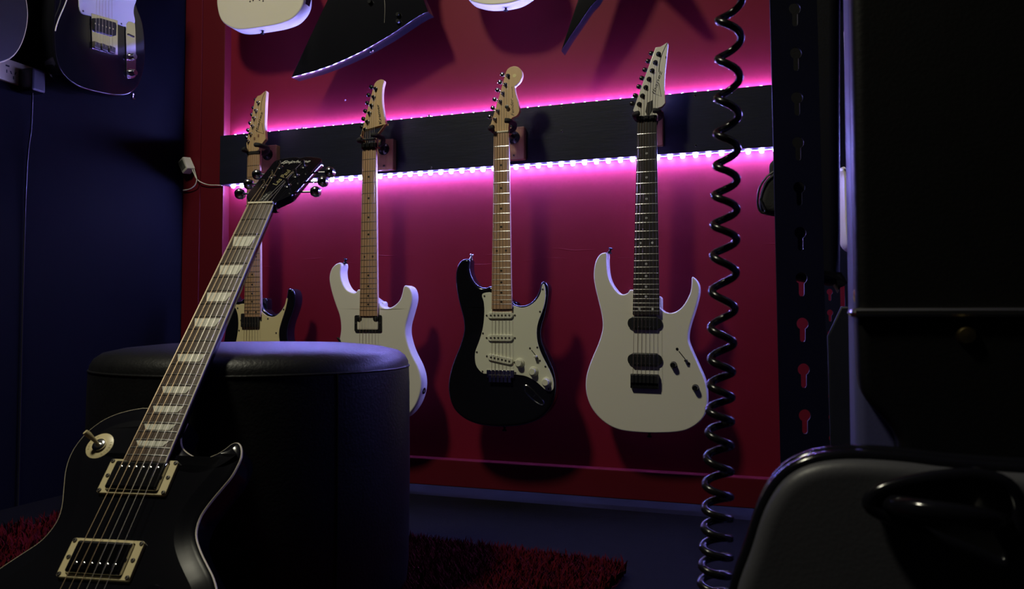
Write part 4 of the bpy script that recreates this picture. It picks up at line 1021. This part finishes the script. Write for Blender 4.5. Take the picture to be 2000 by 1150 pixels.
# ------------------------------------------------------------------ steel rack at the right
NY, FY = 1.0, 1.78
rk = thing('shelving_rack', (.40, NY, 0), 'black steel shelving rack with keyhole slots in its uprights', 'rack')
def keyhole(cu, cv, r, L, w):
    o = []
    a0 = math.asin(w / r)
    for k in range(15):
        a = -PI / 2 + a0 + (2 * PI - 2 * a0) * k / 14; o.append((cu + r * math.cos(a), cv + r * math.sin(a)))
    o += [(cu - w, cv - L), (cu - w * .5, cv - L - w * .7), (cu + w * .5, cv - L - w * .7), (cu + w, cv - L)]
    return o[::-1]
def upright(Y, xl, slots, r, L, w, pxw, extra=None, lean=0.0, z0=0.0):
    f = Frame((0, Y, 0), (1, 0, 0), ZZ)
    u0, _ = f.uv(*xl); u1 = u0 + pxw
    vs = [f.uv(*s) for s in slots]; pitch = abs(vs[0][1] - vs[-1][1]) / (len(vs) - 1)
    holes = []; v = vs[0][1]; uc = vs[0][0]
    n0 = -int((v - .1) / pitch)
    for k in range(n0, int((1.9 - v) / pitch)):
        if len(vs) > 2 and k == 0 and False: continue
        holes.append(keyhole(uc + lean * (k * pitch), v + k * pitch, r, L, w))
    if extra: holes.append(extra(f))
    me = holed_plate([(u0 + lean * (z0 - v), z0), (u1 + lean * (z0 - v), z0), (u1 + lean * (2 - v), 2.0), (u0 + lean * (2 - v), 2.0)], holes, -.001, .001)
    for q_ in me.vertices: x, y, z = q_.co; q_.co = (x - rk.location.x, Y - z - rk.location.y, y)
    me.materials.clear(); o = link('upright', me, M_STEEL, rk)
    # the flange that turns back from the front plate, on its inner side
    b = MB(); b.box((u1 - .001 - rk.location.x, Y + .0125 - rk.location.y, 1.0 + z0 / 2), (.002, .025, 2.0 - z0), None); fl = b.build('flange', M_STEEL, o)
    for q_ in fl.data.vertices: q_.co.x += lean * (q_.co.z - v)
    return u0, u1
def rect_slot(f):
    (a, b_), (c, d) = f.uv(1640.5, 556), f.uv(1650.5, 601)
    return [(a, d), (a, b_), (c, b_), (c, d)]
upright(NY, (1516, 300), [(1571.5, 811), (1569.5, 722), (1567.5, 632)], .0078, .021, .0036, .062, lean=-.011, z0=.006)
upright(FY, (1598, 600), [(1621, 610.5), (1620, 570)], .0072, .018, .0033, .085, extra=rect_slot)
ux, uy = Frame((0, NY, 0), (1, 0, 0), ZZ).uv(1600, 600)[0], NY
fx = Frame((0, FY, 0), (1, 0, 0), ZZ).uv(1640, 600)[0]
for z in (.12, 1.25, 1.95):
    # shelf spans from the front pair of uprights back to the rear pair
    b = MB(); b.loft([(.352 - .40, .003), (.352 + .36 - .40, .003 - .16), (fx + .36 - .40, FY - NY - .16), (fx - .03 - .40, FY - NY - .003)], [(0, z), (0, z + .03)]); b.build('shelf', M_STEEL, rk)
for X, Y in ((.352 + .34, NY - .15), (fx + .34, FY - .16)):
    b = MB(); b.box((X - .40, Y - NY, 1.003), (.04, .003, 1.994)); b.build('upright', M_STEEL, rk)

# black bag hooked on the rack
bf = Frame((0, 1.06, 0), (1, 0, 0), ZZ)
bf = Frame(bf.world(*bf.uv(1505, 370)), (math.cos(.36), -math.sin(.36), 0), ZZ)
t = thing('bag', bf, 'black bag with a loop strap hanging behind the slotted rack upright', 'bag')
ob_ = [(1540, 320), (1514, 334), (1500, 345), (1492, 355), (1486, 372), (1482, 390), (1483, 405), (1490, 414), (1515, 419), (1545, 418), (1552, 380)]
b = MB(); b.plate(smooth([bf.uv(*p) for p in ob_], 3), -.030, .0, .008, .008, 3); b.build('pouch', M_FOAM, t)
b = MB(); b.tube(smooth([(*bf.uv(*p, .002), .002) for p in [(1513, 334), (1497, 346), (1484, 366), (1479.5, 390), (1482, 408), (1490, 416), (1495, 412), (1489, 398), (1485, 388)]], 4, False), .0016, 6); b.build('strap', M_BLACKS, t)
b = MB(); b.plate(smooth([bf.uv(*p, -.03) for p in [(1524, -130), (1522, 0), (1522, 300), (1526, 500), (1540, 538), (1575, 548), (1605, 552), (1630, 554), (1641, 540), (1641, 200), (1641, -100), (1630, -140)]], 3), -.10, -.03, .012, .012, 3); b.build('main_compartment', M_TOLEX, t)
btp = bf.uv(1585, -130, -.065); BAGTOP = bf.world(btp[0], btp[1], -.065)
zt_ = 1.1935 - bf.O.z; b = MB(); b.tube(smooth([(btp[0] - .035, btp[1] - .02, -.065), (btp[0] - .030, btp[1] + .02, -.065), (btp[0] - .010, zt_ - .01, -.065), (btp[0], zt_, -.065), (btp[0] + .010, zt_ - .01, -.065), (btp[0] + .030, btp[1] + .02, -.065), (btp[0] + .035, btp[1] - .02, -.065)], 4, False), .003, 6); b.build('carry_loop', M_FOAM, t)
b = MB(); b.plate(smooth([bf.uv(*p) for p in [(1522, 306), (1508, 312), (1502, 322), (1503, 340), (1515, 350), (1530, 340)]], 3), -.02, -.004, .005, .005, 3); b.build('top_flap', M_FOAM, t)

# box on the lower shelf of the rack
ef = Frame((0, 1.32, 0), (1, 0, 0), ZZ); ef = Frame(ef.world(*ef.uv(1650, 800)), (math.cos(.42), -math.sin(.42), 0), ZZ)
eo = [ef.uv(*p) for p in [(1642, 598), (1615, 656)]]
eb = .15 - ef.O.z
b = MB(); b.plate([(eo[0][0], eo[0][1]), (eo[1][0], eo[1][1]), (eo[1][0] + .004, eb), (eo[1][0] + .20, eb), (eo[1][0] + .20, eo[0][1])], -.12, 0, .004, .004, 3)
o = b.build('equipment_box', M_STEEL); o.matrix_world = ef.mat()
tag(o, 'black box with a slanted upper edge standing in the rack beside the tall case', 'box')

# pale instrument glimpsed past the black case
wf = Frame((0, 1.55, 0), (1, 0, 0), ZZ); wf = Frame(wf.world(*wf.uv(1690, 410)), (1, 0, 0), ZZ)
t = thing('small_guitar', wf, 'small cream white instrument body showing between the rack and the tall black case', 'guitar')
b = MB(); b.plate(smooth([wf.uv(*p) for p in [(1650, 324), (1647, 330), (1650, 345), (1651, 390), (1652, 430), (1655, 465), (1662, 482), (1676, 491), (1700, 495), (1724, 490), (1740, 470), (1742, 430), (1738, 390), (1742, 350), (1738, 326), (1728, 330), (1716, 345), (1690, 350), (1668, 342), (1657, 330)]], 3), -.045, 0, .006, .006, 3); b.build('body', M_CREAM, t)
b = MB(); b.loft([wf.uv(*p) for p in [(1662, 345), (1690, 345), (1688, 120), (1664, 120)]], [(.002, -.012), (0, -.004), (0, .012)]); b.build('neck', M_CREAM, t)
b = MB(); b.plate([wf.uv(*p) for p in [(1652, 122), (1702, 122), (1704, 60), (1650, 60)]], -.006, .008, .001, 0, 2); b.build('headstock', M_CREAM, t)

def rack_hook(x, y, z0, z1, back=.012):
    b = MB(); b.tube(smooth([(x, y + back, z0 + .002), (x, y + back, z1 + .03), (x, y + back, z1 + .008), (x, y, z1), (x, y - .014, z1 + .001), (x, y - .018, z1 + .010)], 4, False), .003, 8)
    for q_ in range(len(b.v)): b.v[q_] = (b.v[q_][0] - rk.location.x, b.v[q_][1] - rk.location.y, b.v[q_][2])
    return b.build('hook', M_STEEL, rk)
hx_, hy_ = BAGTOP.x, BAGTOP.y
rack_hook(hx_, hy_, 1.25, 1.19)
nkp = wf.world(*wf.uv(1695, 122), .0)
rack_hook(nkp.x, nkp.y, 1.25, nkp.z - .0026, .016)
# ------------------------------------------------------------------ cases in the right foreground
MT = .006                                  # top of the floor mat
CA1, CA2 = math.radians(21), math.radians(22)
CASE_O1 = CAM + ray(1560, 900) * .46; CASE_O1.z = 0
CASE_O2 = CAM + ray(1700, 600) * .60; CASE_O2.z = 0
gf = Frame(CASE_O1, (math.cos(CA1), -math.sin(CA1), 0), ZZ)
t = thing('hard_case', gf, 'grey vinyl hard case with rounded shoulder, glossy black edging and black carrying handle', 'case')
oG = [(1428, 2000), (1428, 1700), (1430, 1280), (1440, 1150), (1470, 1060), (1495, 985), (1530, 930), (1580, 900), (1650, 889), (1750, 893), (1850, 905), (2000, 916), (2200, 925), (2330, 960), (2390, 1060), (2400, 1400), (2400, 2000)]
go = [gf.uv(*p, -.02) for p in oG]; go = [(u, max(v, MT)) for u, v in go]
go[0] = (go[0][0], MT); go[-1] = (go[-1][0], MT)
go = [go[0]] + smooth(go, 4, False) + [go[-1]]
gg = []
for p in go:
    if not gg or (Vector(p) - Vector(gg[-1])).length > 1e-5: gg.append(p)
def stand(me, y0=0.0):
    """(u, v, w) with w towards the camera -> (x, -w, z)"""
    return me
b = MB(); b.plate(gg, -.035, 0, .008, .006, 4); me = stand(b.mesh('shell')); link('shell', me, M_GREYV, t)
for we_, re_ in ((-.030, .0050), (-.012, .0050)):
    b = MB(); b.tube([(u, v, we_) for u, v in gg], re_, 10); link('edging', stand(b.mesh('edging')), M_BLACKG, t)
hx = [(1698, 985), (1712, 962), (1755, 946), (1830, 932), (1905, 928), (1965, 945), (1990, 990), (1985, 1060), (1960, 1100), (1900, 1078), (1810, 1042), (1735, 1008)]
ho = smooth([gf.uv(*p, .006) for p in hx], 4)
b = MB(); b.plate(ho, -.002, .006, .003, 0, 3); hd = link('handle_dish', stand(b.mesh('handle_dish')), M_BLACKS, t)
b = MB(); b.tube([(u, v, .007) for u, v in ho], .0042, 10, True); link('handle_rim', stand(b.mesh('handle_rim')), M_BLACKG, hd)
b = MB(); b.tube(smooth([(*gf.uv(*p, .01), w) for p, w in (((1735, 988), .004), ((1780, 985), .020), ((1850, 990), .026), ((1920, 1005), .022), ((1962, 1025), .004))], 4, False), .006, 10); link('handle_grip', stand(b.mesh('handle_grip')), M_BLACKG, hd)
for p in ((1912, 928),):
    u, v = gf.uv(*p, .004); b = MB(); b.turn((u, v, .004), (0, 0, 1), [(.0045, -.004), (.0045, .002), (.003, .0045), (0, .005)], 14); link('stud', stand(b.mesh('stud')), M_CHROME, t)
ztop = min(p[1] for p in [gf.uv(1700, 890), gf.uv(1750, 893)])

bf = Frame(CASE_O2, (math.cos(CA2), -math.sin(CA2), 0), ZZ)
uR = bf.uv(1672, 500)[0] + .32
uL = bf.uv(1672, 620)[0]
lb = [(uL, .95), (uL, .9), (uL, .6), bf.uv(1672, 620), bf.uv(1677, 740), bf.uv(1692, 782), bf.uv(1722, 815), bf.uv(1748, 850), bf.uv(1757, 900), (bf.uv(1758, 950)[0], .25), (bf.uv(1758, 950)[0], 0), (bf.uv(1758, 950)[0], 0), (uR, 0), (uR, 0), (uR, .5), (uR, .9), (uR - .01, .95), (uR - .04, .97), (uL + .04, .97)]
oB = [(uL, .9)]
t = thing('hard_case', bf, 'tall black case with a metal band and brass studs standing behind the grey case', 'case')
sm_ = [p for p in smooth(lb, 3) if p[1] > MT + .02]; xm_ = (uL + uR) / 2; k_ = max(i for i, p in enumerate(sm_) if p[0] < xm_ and p[1] < .5)
lo_ = sm_[:k_ + 1] + [(sm_[k_][0], MT), (uR, MT)] + sm_[k_ + 1:]
b = MB(); b.plate(lo_, -.05, 0, .008, .004, 4); link('lid', stand(b.mesh('lid')), M_TOLEX, t)
ub = bf.uv(1657, 700, -.05)[0]
b = MB(); b.plate(rrect(ub + .004, MT, uR, .95, .02), -.18, -.05, .008, .008, 3); link('back_shell', stand(b.mesh('back_shell')), M_LEDTINT, t)
vb_ = bf.uv(1700, 610)[1]
b = MB(); b.tube(smooth([(oB[0][0] - .001, vb_ + .001, -.06), (oB[0][0] - .002, vb_, -.012), (oB[0][0] + .004, vb_, .001), (oB[0][0] + .03, vb_, .002), (uR, vb_ - .001, .002)], 5, False), .0034, 8); link('metal_band', stand(b.mesh('metal_band')), M_FRET, t)
for (x, y), w in (((1888, 655), 0), ((1664, 577), -.02)):
    u, v = bf.uv(x, y, w); b = MB()
    b.turn((u + (.006 if w else 0), v, w), (0, 0, 1) if not w else (-1, 0, .2), [(.0075, -.003), (.0075, .001), (.0055, .004), (0, .005)], 18); link('stud', stand(b.mesh('stud')), M_BRASS, t)
